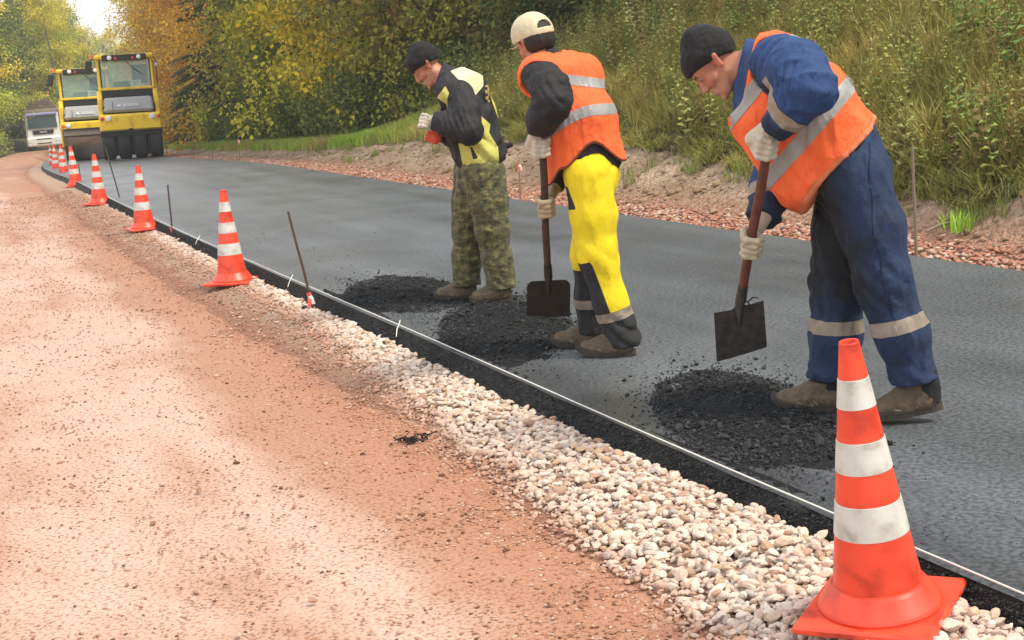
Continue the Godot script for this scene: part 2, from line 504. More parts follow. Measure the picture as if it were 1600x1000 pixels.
func build_gravel() -> void:
	rng.seed = 77
	var shapes := []
	for k in 6: shapes.append(stone_mesh(100 + k, [0.55, 0.68, 0.5, 0.78, 0.6, 0.5][k], 6 + k % 3))
	var sm := mat("crushed_stone", Color.WHITE, 0.9)
	sm.vertex_color_use_as_albedo = true
	worldmap(sm, 9.0, tex(noise(51, 0.05, 4), 256, ramp([[0.0, Color(0.82, 0.79, 0.77)], [1.0, Color.WHITE]])))
	var shoulder: Node3D = get_node("gravel_shoulder")
	var bufs := []
	for k in 6: bufs.append(PackedFloat32Array())
	var near := []
	for k in 30000:
		var s := 1.9 + 24.0 * pow(rng.randf(), 1.7)
		var t := rng.randf()
		var left := 1.91 + 0.44 * smooth(2.5, 11.0, s) + 0.06 * rough_noise.get_noise_2d(s * 2.2, 3.0)
		if s > 17.0: left += 0.1
		var x := lerpf(left - 0.10, 2.485, 1.0 - pow(1.0 - t, 1.0))
		var pale := smooth(left - 0.06, left + 0.10, x)
		if x < left and rng.randf() > 0.35: continue
		if s > 14.0 and rng.randf() < 0.5 * smooth(14.0, 20.0, s): continue
		var size := rng.randf_range(0.017, 0.044) * (0.75 if pale < 0.5 else 1.0)
		if rng.randf() < 0.06: size *= 1.35
		var b := Basis.from_euler(Vector3(rng.randf_range(-0.6, 0.6), rng.randf() * TAU, rng.randf_range(-0.6, 0.6))).scaled_local(Vector3(size * rng.randf_range(0.9, 1.5), size, size))
		var lift := rng.randf_range(-0.2, 0.55) * size * pale
		var at := Vector3(x + bend(s), gravel_top(x, s) + lift, -s)
		var tone := stone_tone(rng, pale)
		var kind := rng.randi() % 6
		# in the frame and large in it?
		if s > 2.7 and s < 5.4 and x > 0.62 * s - 0.15 and near.size() < 2400:
			near.append([size / s * (1.0 + lift * 8.0), kind, b, at, tone])
		else:
			bufs[kind].append_array(row(b, at, tone))
	near.sort_custom(func(a, b): return a[0] > b[0])
	var tones := []
	for c in [Color(0.78, 0.66, 0.56), Color(0.70, 0.54, 0.45), Color(0.82, 0.72, 0.62), Color(0.50, 0.33, 0.23), Color(0.50, 0.44, 0.40), Color(0.68, 0.53, 0.40), Color(0.42, 0.23, 0.15), Color(0.75, 0.61, 0.52)]:
		var m := mat("stone_%d" % tones.size(), c.linear_to_srgb(), 0.9)
		worldmap(m, 9.0, sm.albedo_texture)
		tones.append([c, m])
	for k in near.size():
		var q: Array = near[k]
		if k < 300:
			var best: Array = tones[0]
			for t in tones:
				if absf(t[0].r - q[4].r) + absf(t[0].b - q[4].b) < absf(best[0].r - q[4].r) + absf(best[0].b - q[4].b): best = t
			var o := put(shapes[q[1]], "stone", best[1], shoulder)
			o.transform = Transform3D(q[2], q[3])
		else:
			bufs[q[1]].append_array(row(q[2], q[3], q[4]))
	for k in 6: tag(scatter(shapes[k], "crushed_stone", sm, bufs[k], shoulder), "", "", "", "stuff")

	# red grit and pebbles on the dirt
	var track: Node3D = get_node("dirt_track")
	var grit := PackedFloat32Array()
	var grit_mesh := stone_mesh(140, 0.6, 7)
	for k in 48000:
		var s := 2.0 + 26.0 * pow(rng.randf(), 1.6)
		var x := 0.0
		if k % 2 != 0: x = 2.02 + 0.30 * smooth(3.0, 11.0, s) - absf(rng.randfn()) * 0.26
		else: x = rng.randf_range(-0.2, 2.0)
		var clump := rough_noise.get_noise_2d(x * 2.5, s * 1.2)
		if clump < rng.randf_range(-0.5, 0.35) and rng.randf() < 0.75: continue
		var size := rng.randf_range(0.004, 0.012) * (1.0 + s * 0.035)
		if rng.randf() < 0.03: size *= 2.0
		var c := Color(0.36, 0.165, 0.095).lerp(Color(0.52, 0.30, 0.20), rng.randf())
		if rng.randf() < 0.10: c = Color(0.16, 0.07, 0.04)
		elif rng.randf() < 0.2: c = Color(0.60, 0.45, 0.36)
		grit.append_array(row(Basis.from_euler(Vector3(0, rng.randf() * TAU, 0)).scaled_local(Vector3(size * 1.3, size, size)), Vector3(x + bend(s), maxf(dirt_top(x, s), gravel_top(x, s)) + size * 0.12, -s), c))
	tag(scatter(grit_mesh, "red_grit", sm, grit, track), "", "", "", "stuff")

	# crumbs fallen from the raw edge
	var chips := PackedFloat32Array()
	for k in 22000:
		var s := 1.5 + 24.0 * pow(rng.randf(), 1.6)
		var t := rng.randf()
		var x := EDGE + 0.002 - 0.088 * t - absf(rng.randfn()) * 0.008
		var size := rng.randf_range(0.004, 0.012) * (1.0 if rng.randf() < 0.97 else 2.0)
		var g := rng.randf_range(0.015, 0.06)
		chips.append_array(row(Basis.from_euler(Vector3(rng.randf() * TAU, rng.randf() * TAU, 0)).scaled_local(Vector3(size * 1.3, size, size)), Vector3(x + bend(s), maxf(-0.012 - 0.14 * t, -0.115) + fall(s), -s), Color(g, g, g * 1.03)))
	tag(scatter(grit_mesh, "edge_crumbs", sm, chips, get_node("road")), "", "", "", "stuff")

	# crumbs dropped on the fresh mat
	var dropped := PackedFloat32Array()
	for k in 5200:
		var s := 2.5 + 14.0 * pow(rng.randf(), 1.3)
		var x := EDGE + 0.03 + absf(rng.randfn()) * (0.55 if k % 3 else 1.6)
		if x > FAR_EDGE - 0.1: continue
		var size := rng.randf_range(0.002, 0.006) * (1.0 if rng.randf() < 0.985 else 3.0)
		var g := rng.randf_range(0.012, 0.05) if k % 5 else rng.randf_range(0.12, 0.26)
		dropped.append_array(row(Basis.from_euler(Vector3(rng.randf() * TAU, rng.randf() * TAU, 0)).scaled_local(Vector3(size * 1.3, size, size)), Vector3(x + bend(s), fall(s) + size * 0.2, -s), Color(g, g, g * 1.03)))
	tag(scatter(grit_mesh, "dropped_crumbs", sm, dropped, get_node("road")), "", "", "", "stuff")

	# salmon ballast along the far edge
	var ballast := PackedFloat32Array()
	for k in 16000:
		var s := 1.0 + 52.0 * pow(rng.randf(), 1.25)
		var u := 6.29 + 0.75 * rng.randf() + absf(rng.randfn()) * 0.08
		var x := u + bend(s)
		var size := rng.randf_range(0.022, 0.055)
		var c := Color(0.53, 0.28, 0.19).lerp(Color(0.44, 0.19, 0.12), rng.randf())
		if rng.randf() < 0.22: c = Color(0.60, 0.47, 0.38)
		var y := verge_top(x, s) - 0.02
		if u < 6.4: y -= 0.01
		ballast.append_array(row(Basis.from_euler(Vector3(rng.randf_range(-0.5, 0.5), rng.randf() * TAU, rng.randf_range(-0.5, 0.5))).scaled_local(Vector3(size * 1.3, size, size)), Vector3(x, y + rng.randf_range(0.0, 0.4) * size, -s), c))
	tag(scatter(shapes[1], "salmon_ballast", sm, ballast, get_node("pink_shoulder")), "", "", "", "stuff")
	# clods on the sandy bank
	var clods := PackedFloat32Array()
	for k in 5000:
		var s := 3.0 + 34.0 * pow(rng.randf(), 1.3)
		var u := rng.randf_range(7.0, 9.2)
		var x := u + bend(s)
		var size := rng.randf_range(0.015, 0.05) * (1.0 if rng.randf() < 0.9 else 2.2)
		var c := Color(0.42, 0.30, 0.19).lerp(Color(0.26, 0.165, 0.10), rng.randf())
		clods.append_array(row(Basis.from_euler(Vector3(rng.randf(), rng.randf() * TAU, 0)).scaled_local(Vector3(size * 1.3, size, size)), Vector3(x, verge_top(x, s) + 0.1 * size, -s), c))
	tag(scatter(shapes[3], "soil_clods", sm, clods, get_node("sandy_bank")), "", "", "", "stuff")

# ---------------------------------------------------------------- heaps of fresh mix
func heap(label: String, at: Vector3, half: Vector2, turn: float, high: float, seed_: int, loose: int) -> void:
	var m := mat("fresh_mix", Color.WHITE, 0.9)
	if m.albedo_texture == null:
		worldmap(m, 3.5, tex(noise(61, 0.12, 5), 512, ramp([[0.0, lin(0.016, 0.016, 0.017)], [0.4, lin(0.036, 0.037, 0.039)], [0.7, lin(0.055, 0.056, 0.06)], [1.0, lin(0.09, 0.09, 0.095)]])), tex(noise(62, 0.16, 5), 512), 2.2)
	var cm := mat("mix_crumb", Color.WHITE, 0.85)
	cm.vertex_color_use_as_albedo = true
	cm.metallic_specular = 0.2
	m.metallic_specular = 0.25
	var t := tag(base("asphalt_heap", at, turn), label, "asphalt heap", "heaps of loose asphalt along the road edge")
	var nz := noise(seed_, 3.0, 4)
	var shape := func(x: float, z: float) -> float:
		var r := sqrt((x / half.x) ** 2 + (z / half.y) ** 2) + 0.55 * nz.get_noise_2d(x * 0.6, z * 0.45) + 0.2 * nz.get_noise_2d(x * 2.2, z * 2.2)
		var h := high * smooth(1.0, 0.2, r) * (0.75 + 0.9 * nz.get_noise_2d(x * 0.8 + 9.0, z * 0.8))
		return h + 0.003 - 0.010 * smooth(0.92, 1.1, r) + smooth(1.0, 0.7, r) * 0.014 * nz.get_noise_2d(x * 5.0, z * 5.0)
	put(sheet(73, 40, func(i: int, j: int) -> Vector3:
		var a := -TAU * i / 72.0
		var d := 1.5 * j / 39.0
		var x := half.x * d * cos(a)
		var z := half.y * d * sin(a)
		var over := (at + Vector3(x * cos(turn) + z * sin(turn), 0, 0)).x - EDGE - 0.035
		var h: float = shape.call(x, z) * smooth(0.0, 0.12, over)
		if over < 0.0: # keep to the asphalt
			x -= over * cos(turn)
			z -= over * sin(turn)
			h = -0.02
		return Vector3(x, h if j < 39 else -0.02, z)), "mound", m, t)
	var r := RandomNumberGenerator.new()
	r.seed = seed_
	var buf := PackedFloat32Array()
	var big := stone_mesh(150, 0.7, 9)
	for k in loose:
		var a := r.randf() * TAU
		var d := sqrt(r.randf()) * 1.05 if k % 4 else 0.6 + absf(r.randfn()) * 0.42
		if (at + Vector3(half.x * d * cos(a) * cos(turn) + half.y * d * sin(a) * sin(turn), 0, 0)).x < EDGE + 0.02: continue
		var x := half.x * d * cos(a)
		var z := half.y * d * sin(a)
		var size := r.randf_range(0.004, 0.012)
		if r.randf() < 0.05: size *= 2.4
		var y := maxf(0.002, shape.call(x, z))
		var g := r.randf_range(0.014, 0.065)
		buf.append_array(row(Basis.from_euler(Vector3(r.randf() * TAU, r.randf() * TAU, 0)).scaled_local(Vector3(size * 1.25, size, size)), Vector3(x, y + size * 0.2, z), Color(g, g, g * 1.05)))
	tag(scatter(big, "crumbs", cm, buf, t), "", "", "", "stuff")
	for k in 16:
		var a := r.randf() * TAU
		var d := 0.45 + 0.55 * r.randf()
		var x := half.x * d * cos(a)
		var z := half.y * d * sin(a)
		var size := r.randf_range(0.03, 0.062)
		var o := put(big, "lump", mat("mix_lump", lin(0.022, 0.022, 0.024), 0.9), t)
		o.transform = Transform3D(Basis.from_euler(Vector3(r.randf(), r.randf() * TAU, r.randf())).scaled_local(Vector3(size * 1.3, size, size)), Vector3(x, maxf(0.0, shape.call(x, z)) + size * 0.25, z))

# ---------------------------------------------------------------- cones
func make_cone(label: String) -> Node3D:
	var red := mat("cone_red", lin(0.86, 0.075, 0.032), 0.42)
	if red.roughness_texture == null:
		red.roughness_texture = tex(noise(65, 0.02, 4), 256, greys(0.7, 1.0))
		red.albedo_texture = tex(noise(66, 0.012, 5), 256, ramp([[0.0, Color(0.66, 0.60, 0.55)], [0.36, Color(0.92, 0.90, 0.88)], [0.5, Color(0.99, 0.99, 0.99)], [1.0, Color.WHITE]]))
		red.uv1_triplanar = true
		red.uv1_scale = Vector3.ONE * 2.2
	var white := mat("cone_white", lin(0.66, 0.67, 0.64), 0.5)
	if white.albedo_texture == null:
		white.albedo_texture = tex(noise(67, 0.02, 5), 256, ramp([[0.0, Color(0.66, 0.63, 0.58)], [0.4, Color(0.94, 0.93, 0.91)], [1.0, Color.WHITE]]))
		white.uv1_triplanar = true
		white.uv1_scale = Vector3.ONE * 2.0
	var t := tag(base("traffic_cone"), label, "traffic cone", "red and white cones along the road edge")
	var R := func(y: float) -> float: return lerpf(0.1215, 0.0265, (y - 0.09) / 0.69)
	var b := Build.new()
	var prof := [Vector2(0.118, 0.028), Vector2(0.1215, 0.09)]
	for k in 9: prof.append(Vector2(R.call(0.09 + 0.68 * (k + 1) / 9.0), 0.09 + 0.68 * (k + 1) / 9.0))
	prof.append(Vector2(0.0275, 0.777)); prof.append(Vector2(0.0255, 0.782)); prof.append(Vector2(0.0215, 0.781)); prof.append(Vector2(0.0195, 0.772)); prof.append(Vector2(0.022, 0.70))
	b.lathe(prof, 40)
	put(b.mesh(), "cone_body", red, t)
	for y in [[0.243, 0.338], [0.425, 0.512], [0.602, 0.682]]:
		b = Build.new()
		b.lathe([Vector2(R.call(y[0]), y[0]), Vector2(R.call(y[0]) + 0.0017, y[0] + 0.001), Vector2(R.call(y[1]) + 0.0017, y[1] - 0.001), Vector2(R.call(y[1]), y[1])], 40)
		put(b.mesh(), "reflective_band", white, t)
	b = Build.new()
	b.lathe([Vector2(0.168, 0.026), Vector2(0.170, 0.034), Vector2(0.166, 0.042), Vector2(0.134, 0.086), Vector2(0.1275, 0.094), Vector2(0.1205, 0.096)], 40)
	put(b.mesh(), "flared_skirt", red, t)
	b = Build.new()
	b.block(Vector3(0, 0.014, 0), Vector3(0.385, 0.026, 0.385), 0.008)
	put(b.mesh(), "base_plate", red, t)
	return t

# ---------------------------------------------------------------- stakes, string, shovels
func stake(label: String, foot_at: Vector3, top: Vector3, thick: float, ribbon: int, group: String, wood := false) -> void:
	var t := tag(base("marker_stake", foot_at), label, "stake", group)
	var drop := fall(-foot_at.z)
	t.position.y += drop
	var rust := mat("rusty_iron", lin(0.085, 0.055, 0.04), 0.85)
	var m := mat("grey_wood", lin(0.23, 0.17, 0.12), 0.9) if wood else rust
	var d := top - foot_at
	put(tube_mesh([-d.normalized() * 0.12, d * 0.33 + Vector3(0.004, 0, 0.002), d * 0.7, d], [thick, thick * 1.02, thick * 0.96, thick * 0.9], 8), "rod", m, t)
	var b := Build.new()
	var at := d * (0.06 if ribbon == 1 else 0.9)
	if ribbon == 1 or ribbon == 2:
		# a strip of barrier tape knotted round the rod, its two ends hanging
		b.tube([at - d.normalized() * 0.015, at + d.normalized() * 0.015], [thick * 1.9, thick * 1.9], 8)
		put(b.mesh(), "tape_knot", mat("tape_red", lin(0.72, 0.10, 0.09), 0.6), t)
		for k in 2:
			b = Build.new()
			var q := Vector3(-0.02 + 0.035 * k, -0.085 + 0.02 * k, 0.03)
			var w := Vector3(0.012, 0, 0.004)
			var p0 := at + Vector3(0, 0, thick)
			var p1 := p0 + q * 0.5 + Vector3(0, 0.01, 0.01)
			var p2 := p0 + q
			for u in [[p0, p1], [p1, p2]]:
				b.quad(u[0] - w, u[1] - w, u[1] + w, u[0] + w)
				b.quad(u[0] + w - Vector3(0, 0, 0.001), u[1] + w - Vector3(0, 0, 0.001), u[1] - w - Vector3(0, 0, 0.001), u[0] - w - Vector3(0, 0, 0.001))
			put(b.mesh(), "tape_end", mat("tape_white", lin(0.72, 0.66, 0.64), 0.6) if k else mats["tape_red"], t)

func string_line() -> void:
	var m := mat("white_cord", lin(0.78, 0.76, 0.70), 0.8)
	var t := tag(base("levelling_string"), "white levelling string stretched along the raw asphalt edge", "string")
	var pts := []
	var rad := []
	var s := -4.0
	while s < 30.0:
		pts.append(Vector3(EDGE + 0.004 + bend(s) + 0.006 * sin(s * 1.1), 0.014 + 0.004 * sin(s * 0.8) + fall(s), -s))
		rad.append(0.0028)
		s += 0.5
	put(tube_mesh(pts, rad, 6), "cord", m, t)
	for p in [[8.05, 0.16], [10.7, 0.12], [5.2, 0.0], [14.6, 0.1], [18.2, 0.12]]:
		if p[1] == 0.0: continue
		var a := Vector3(EDGE + 0.004 + bend(p[0]), 0.016, -p[0])
		put(tube_mesh([a + Vector3(0.025, 0.018, -0.05), a + Vector3(0.006, 0.008, -0.01), a + Vector3(-0.025, -0.018, 0.03), a + Vector3(-0.05, -0.055, p[1] * 0.5)], [0.0026, 0.0035, 0.003, 0.0026], 6), "loose_end", m, t)

func shovel(label: String, called_node: Node3D, top: Vector3, neck: Vector3, corners: Array, round_top: bool, m: Material, wood: Material) -> Node3D:
	# called_node: an empty at the shovel's place; points are in its own axes. corners: top left, top right, bottom right, bottom left of the blade
	var d := (neck - top).normalized()
	var x: Vector3 = (corners[1] + corners[2] - corners[0] - corners[3]).normalized()
	var y: Vector3 = (corners[0] + corners[1] - corners[2] - corners[3])
	y = (y - x * y.dot(x)).normalized()
	var z := x.cross(y)
	var c: Vector3 = (corners[0] + corners[1] + corners[2] + corners[3]) / 4.0
	var B := Basis(x, y, z)
	var pts := PackedVector2Array()
	var flat := func(p: Vector3) -> Vector2: return Vector2((p - c).dot(x), (p - c).dot(y))
	var tl: Vector2 = flat.call(corners[0])
	var tr: Vector2 = flat.call(corners[1])
	var br: Vector2 = flat.call(corners[2])
	var bl: Vector2 = flat.call(corners[3])
	pts.append(bl)
	for k in 5: pts.append(bl.lerp(br, (k + 1) / 6.0) + Vector2(0, -0.004 * sin((k + 1) / 6.0 * PI)))
	pts.append(br)
	if round_top:
		for k in 7:
			var a := PI / 2 * k / 6.0
			pts.append(tr + Vector2(-0.035 + 0.035 * cos(a), -0.035 + 0.035 * sin(a)))
		for k in 7:
			var a := PI / 2 * k / 6.0
			pts.append(tl + Vector2(0.035 - 0.035 * sin(a), -0.035 + 0.035 * cos(a)))
	else:
		pts.append(tr)
		pts.append(tr.lerp(tl, 0.3) + Vector2(0, -0.004))
		pts.append(tr.lerp(tl, 0.52) + Vector2(0, 0.006))
		pts.append(tr.lerp(tl, 0.66) + Vector2(0, -0.008))
		pts.append(tl)
	var b := Build.new()
	b.plate(pts, 0.004, c, B, func(q: Vector3) -> Vector3: return q + Vector3(0, 0, 0.35 * q.x * q.x))
	put(b.mesh(), "blade", m, called_node)
	put(tube_mesh([top, top.lerp(neck, 0.33) + x * 0.004, top.lerp(neck, 0.66) - x * 0.002, neck], [0.0185, 0.0195, 0.0195, 0.0185], 14), "shaft", wood, called_node)
	put(tube_mesh([neck - d * 0.07, neck, neck.lerp((corners[0] + corners[1]) / 2, 0.9) + z * 0.012, c + y * 0.02 + z * 0.008], [0.0205, 0.0225, 0.018, 0.006], 12), "socket", m, called_node)
	return called_node

func build_props() -> void:
	heap("low dark asphalt heap beside the man in the camouflage trousers", Vector3(3.00, 0, -9.30), Vector2(0.37, 0.86), -0.10, 0.045, 201, 8000)
	heap("raked asphalt heap under the dark shovel with the rounded blade", Vector3(3.06, 0, -7.62), Vector2(0.38, 1.05), -0.36, 0.04, 202, 9000)
	heap("asphalt heap at the feet of the man in blue, behind the nearest cone", Vector3(3.03, 0, -4.95), Vector2(0.34, 0.80), -0.30, 0.055, 203, 11000)

	var places := [
		[2.285, 3.06, "nearest cone, large at the lower right corner, leaning a little"],
		[2.29, 11.73, "second cone of the row, left of the slanting rusty rod"],
		[2.42, 17.5, "third cone of the row, just left of the short upright rod"],
		[2.52, 22.8, "fourth cone of the row, left of the tall thin rod by the rollers"],
		[2.80, 29.0, "fifth cone of the row, in front of the steel drum roller"],
		[3.38, 37.6, "sixth cone of the row, half hidden by the fifth"],
		[3.75, 44.0, "seventh cone of the row, in front of the white truck's corner"],
		[4.28, 51.5, "farthest cone of the row, beside the white truck"]]
	var proto: Node3D
	for k in places.size():
		var c: Node3D = make_cone(places[0][2]) if k == 0 else dup(proto)
		if k == 0: proto = c
		c.set_meta("label", places[k][2])
		c.position = Vector3(places[k][0], gravel_top(places[k][0] - bend(places[k][1]), places[k][1]) + 0.012, -places[k][1])
		c.rotation = Vector3(-0.055, 0.62, 0.085) if k == 0 else Vector3(0.01 * (k % 3 - 1), 0.3 + 0.7 * k, 0.012 * (k % 4 - 1.5))
	var dark := mat("dark_rod", lin(0.05, 0.045, 0.04), 0.8)
	dark.metallic = 0.2
	var gl := "rods along the near road edge"
	var gr := "thin stakes along the far road edge"
	stake("slanting rusty rod with red and white tape at its foot", Vector3(2.45, -0.03, -9.79), Vector3(2.359, 0.618, -9.811), 0.0095, 1, gl)
	stake("short upright rod beyond the second cone", Vector3(2.555, -0.05, -16.3), Vector3(2.57, 0.489, -16.301), 0.0105, 1, gl)
	stake("tall thin rod leaning left beside the fourth cone", Vector3(2.82, -0.05, -22.69), Vector3(2.70, 0.778, -22.7), 0.0105, 0, gl)
	stake("small far rod between the fourth and fifth cones", Vector3(2.93, -0.05, -29.3), Vector3(2.93, 0.31, -29.3), 0.01, 0, gl)
	stake("tall grey stake right of the man in blue, on the far shoulder", Vector3(6.40, -0.05, -8.04), Vector3(6.395, 0.741, -8.04), 0.011, 0, gr, true)
	stake("short stake with a red rag between the two men on the left", Vector3(6.34, -0.05, -15.0), Vector3(6.355, 0.442, -15.0), 0.0085, 2, gr, true)
	stake("far stake with a red rag right of the rollers, nearest of three", Vector3(6.78, -0.05, -32.37), Vector3(6.81, 0.509, -32.36), 0.009, 2, gr, true)
	stake("middle one of three far stakes right of the rollers", Vector3(6.80, -0.05, -35.67), Vector3(6.81, 0.40, -35.67), 0.009, 0, gr, true)
	stake("farthest stake, nearest to the roller with black tyres", Vector3(6.97, -0.05, -39.23), Vector3(6.96, 0.40, -39.23), 0.009, 0, gr, true)
	string_line()

	# the post with a white rag up on the hillside
	var t := tag(base("rag_post", Vector3(9.75, 0.42, -10.85)), "weathered post with a white rag on the grassy hillside", "stake")
	put(tube_mesh([Vector3(0.02, -0.1, 0), Vector3(0.0, 0.5, 0), Vector3(-0.055, 1.04, -0.02)], [0.017, 0.016, 0.014], 8), "rod", mat("grey_wood", lin(0.23, 0.17, 0.12), 0.9), t)
	var b := Build.new()
	var rag := [Vector3(-0.04, 0.83, 0.02), Vector3(0.02, 0.85, 0.03), Vector3(0.085, 0.775, 0.05), Vector3(0.06, 0.70, 0.045), Vector3(0.03, 0.745, 0.06), Vector3(-0.03, 0.77, 0.03)]
	for k in [[0, 5, 1], [1, 5, 4], [1, 4, 2], [2, 4, 3]]:
		b.tri(rag[k[0]], rag[k[1]], rag[k[2]])
		b.tri(rag[k[0]] - Vector3(0, 0, 0.003), rag[k[2]] - Vector3(0, 0, 0.003), rag[k[1]] - Vector3(0, 0, 0.003))
	put(b.mesh(), "white_rag", mat("rag_white", lin(0.75, 0.74, 0.72), 0.8), t)

	# small things
	var lump := stone_mesh(151, 0.7, 9)
	var lm := mat("mix_lump", lin(0.022, 0.022, 0.024), 0.9)
	for q in [[Vector3(2.42, -0.10, -9.86), 0.085, "black asphalt clod on the pale gravel beside the slanting rod"], [Vector3(2.40, -0.095, -8.59), 0.06, "black asphalt clod on the gravel by the knotted string end"], [Vector3(2.46, -0.085, -5.79), 0.06, "black asphalt clod among the larger stones, midway to the nearest cone"]]:
		var o := tag(put(lump, "asphalt_clod", lm), q[2], "clod", "black clods on the gravel shoulder")
		o.transform = Transform3D(Basis.from_euler(Vector3(0.3, q[1] * 50.0, 0)).scaled_local(Vector3(1.3, 1.0, 0.9) * q[1]), q[0])
	var nest := tag(base("charred_twigs", Vector3(1.91, -0.165, -6.02)), "small black clump of charred twigs on the red dirt", "twigs")
	var r := RandomNumberGenerator.new()
	r.seed = 5
	b = Build.new()
	for k in 46:
		var a := r.randf() * TAU
		var p := Vector3(r.randfn() * 0.055, 0.005 + absf(r.randfn()) * 0.014, r.randfn() * 0.03)
		var d := Vector3(cos(a), r.randf_range(-0.2, 0.5), sin(a)) * r.randf_range(0.02, 0.045)
		b.tube([p - d * 0.5, p + Vector3(0, 0.006, 0), p + d * 0.5], [0.003, 0.004, 0.002], 5)
	tag(put(b.mesh(), "twigs", mat("char", lin(0.012, 0.010, 0.009), 0.9), nest), "", "", "", "stuff")
	tag(put(stone_mesh(152, 0.8, 8), "dark_pebble", mat("dark_pebble", lin(0.09, 0.03, 0.02), 0.8)), "lone dark pebble left of the charred twigs", "pebble").transform = Transform3D(Basis.IDENTITY.scaled(Vector3.ONE * 0.028), Vector3(1.66, -0.165, -5.97))
	tag(put(tube_mesh([Vector3(0, 0, 0), Vector3(0.12, 0.04, 0.02), Vector3(0.25, 0.055, 0.03), Vector3(0.42, 0.12, 0.05)], [0.012, 0.013, 0.011, 0.007], 7), "dry_stick", mat("grey_wood", lin(0.23, 0.17, 0.12), 0.9)), "dry stick lying on the sandy bank behind the tall grey stake", "stick").position = Vector3(6.95, 0.03, -8.6)
	tag(put(tube_mesh([Vector3(0, 0.004, 0), Vector3(-0.022, 0.012, -0.012), Vector3(-0.03, 0.02, -0.04), Vector3(-0.005, 0.022, -0.055), Vector3(0.03, 0.012, -0.05), Vector3(0.09, 0.006, -0.03)], [0.0022, 0.0022, 0.0022, 0.0022, 0.0022, 0.0022], 6), "cord_scrap", mats["white_cord"]), "curled scrap of white cord on the asphalt right of the nearest cone", "cord").position = Vector3(2.80, 0.002, -2.99)

# ---------------------------------------------------------------- soft bodies: tapered capsules joined by a smooth minimum, meshed as surface nets
class Field:
	var a := PackedVector3Array()
	var ab := PackedVector3Array()
	var inv := PackedFloat32Array()
	var ra := PackedFloat32Array()
	var dr := PackedFloat32Array()
	var wide := PackedVector3Array()
	var sq := PackedFloat32Array()
	var reach := PackedFloat32Array()
	var k := 0.04
	var cuts := []           # callables: more than 0 is cut away
	var fold: FastNoiseLite  # wrinkles
	var fold_amp := 0.0
	var fold_scale := Vector3.ONE
	var creases := []        # [centre, direction, waves per metre, depth, radius]

	func bone(p: Vector3, q: Vector3, r0: float, r1: float, axis := Vector3.ZERO, ratio := 1.0) -> void:
		a.append(p)
		ab.append(q - p)
		inv.append(1.0 / maxf(1e-9, (q - p).length_squared()))
		ra.append(r0)
		dr.append(r1 - r0)
		wide.append(axis.normalized())
		sq.append(1.0 - 1.0 / ratio)
		reach.append(maxf(r0, r1) * ratio)

	func chain(pts: Array, radii: Array) -> void:
		for i in pts.size() - 1: bone(pts[i], pts[i + 1], radii[i], radii[i + 1])

	func one(i: int, p: Vector3) -> float:
		var q := p - a[i]
		var t := clampf(q.dot(ab[i]) * inv[i], 0.0, 1.0)
		q -= ab[i] * t
		if sq[i] > 0.0: q -= wide[i] * (q.dot(wide[i]) * sq[i])
		return q.length() - ra[i] - dr[i] * t

	func raw(p: Vector3, list: PackedInt32Array) -> float:
		var d := 10.0
		for i in list:
			var e := one(i, p)
			var h := k - absf(d - e)
			d = minf(d, e)
			if h > 0.0: d -= h * h / k * 0.25
		return d

	func val(p: Vector3, list: PackedInt32Array) -> float:
		var d := raw(p, list)
		if fold: d -= fold_amp * fold.get_noise_3dv(p * fold_scale)
		for c in creases:
			var q: Vector3 = p - c[0]
			var w: float = 1.0 - q.length_squared() / (c[4] * c[4])
			if w > 0.0: d += c[3] * w * (1.0 - 2.2 * absf(sin(q.dot(c[1]) * c[2] * PI + 1.5 * q.x * c[2] + 2.0 * sin(q.z * 14.0))))
		for c in cuts: d = maxf(d, c.call(p))
		return d

	func thinner(by: float) -> Field:
		var f := Field.new()
		for i in a.size():
			f.bone(a[i], a[i] + ab[i], maxf(0.012, ra[i] - by), maxf(0.012, ra[i] + dr[i] - by), wide[i], 1.0 / (1.0 - sq[i]))
		f.k = k
		return f

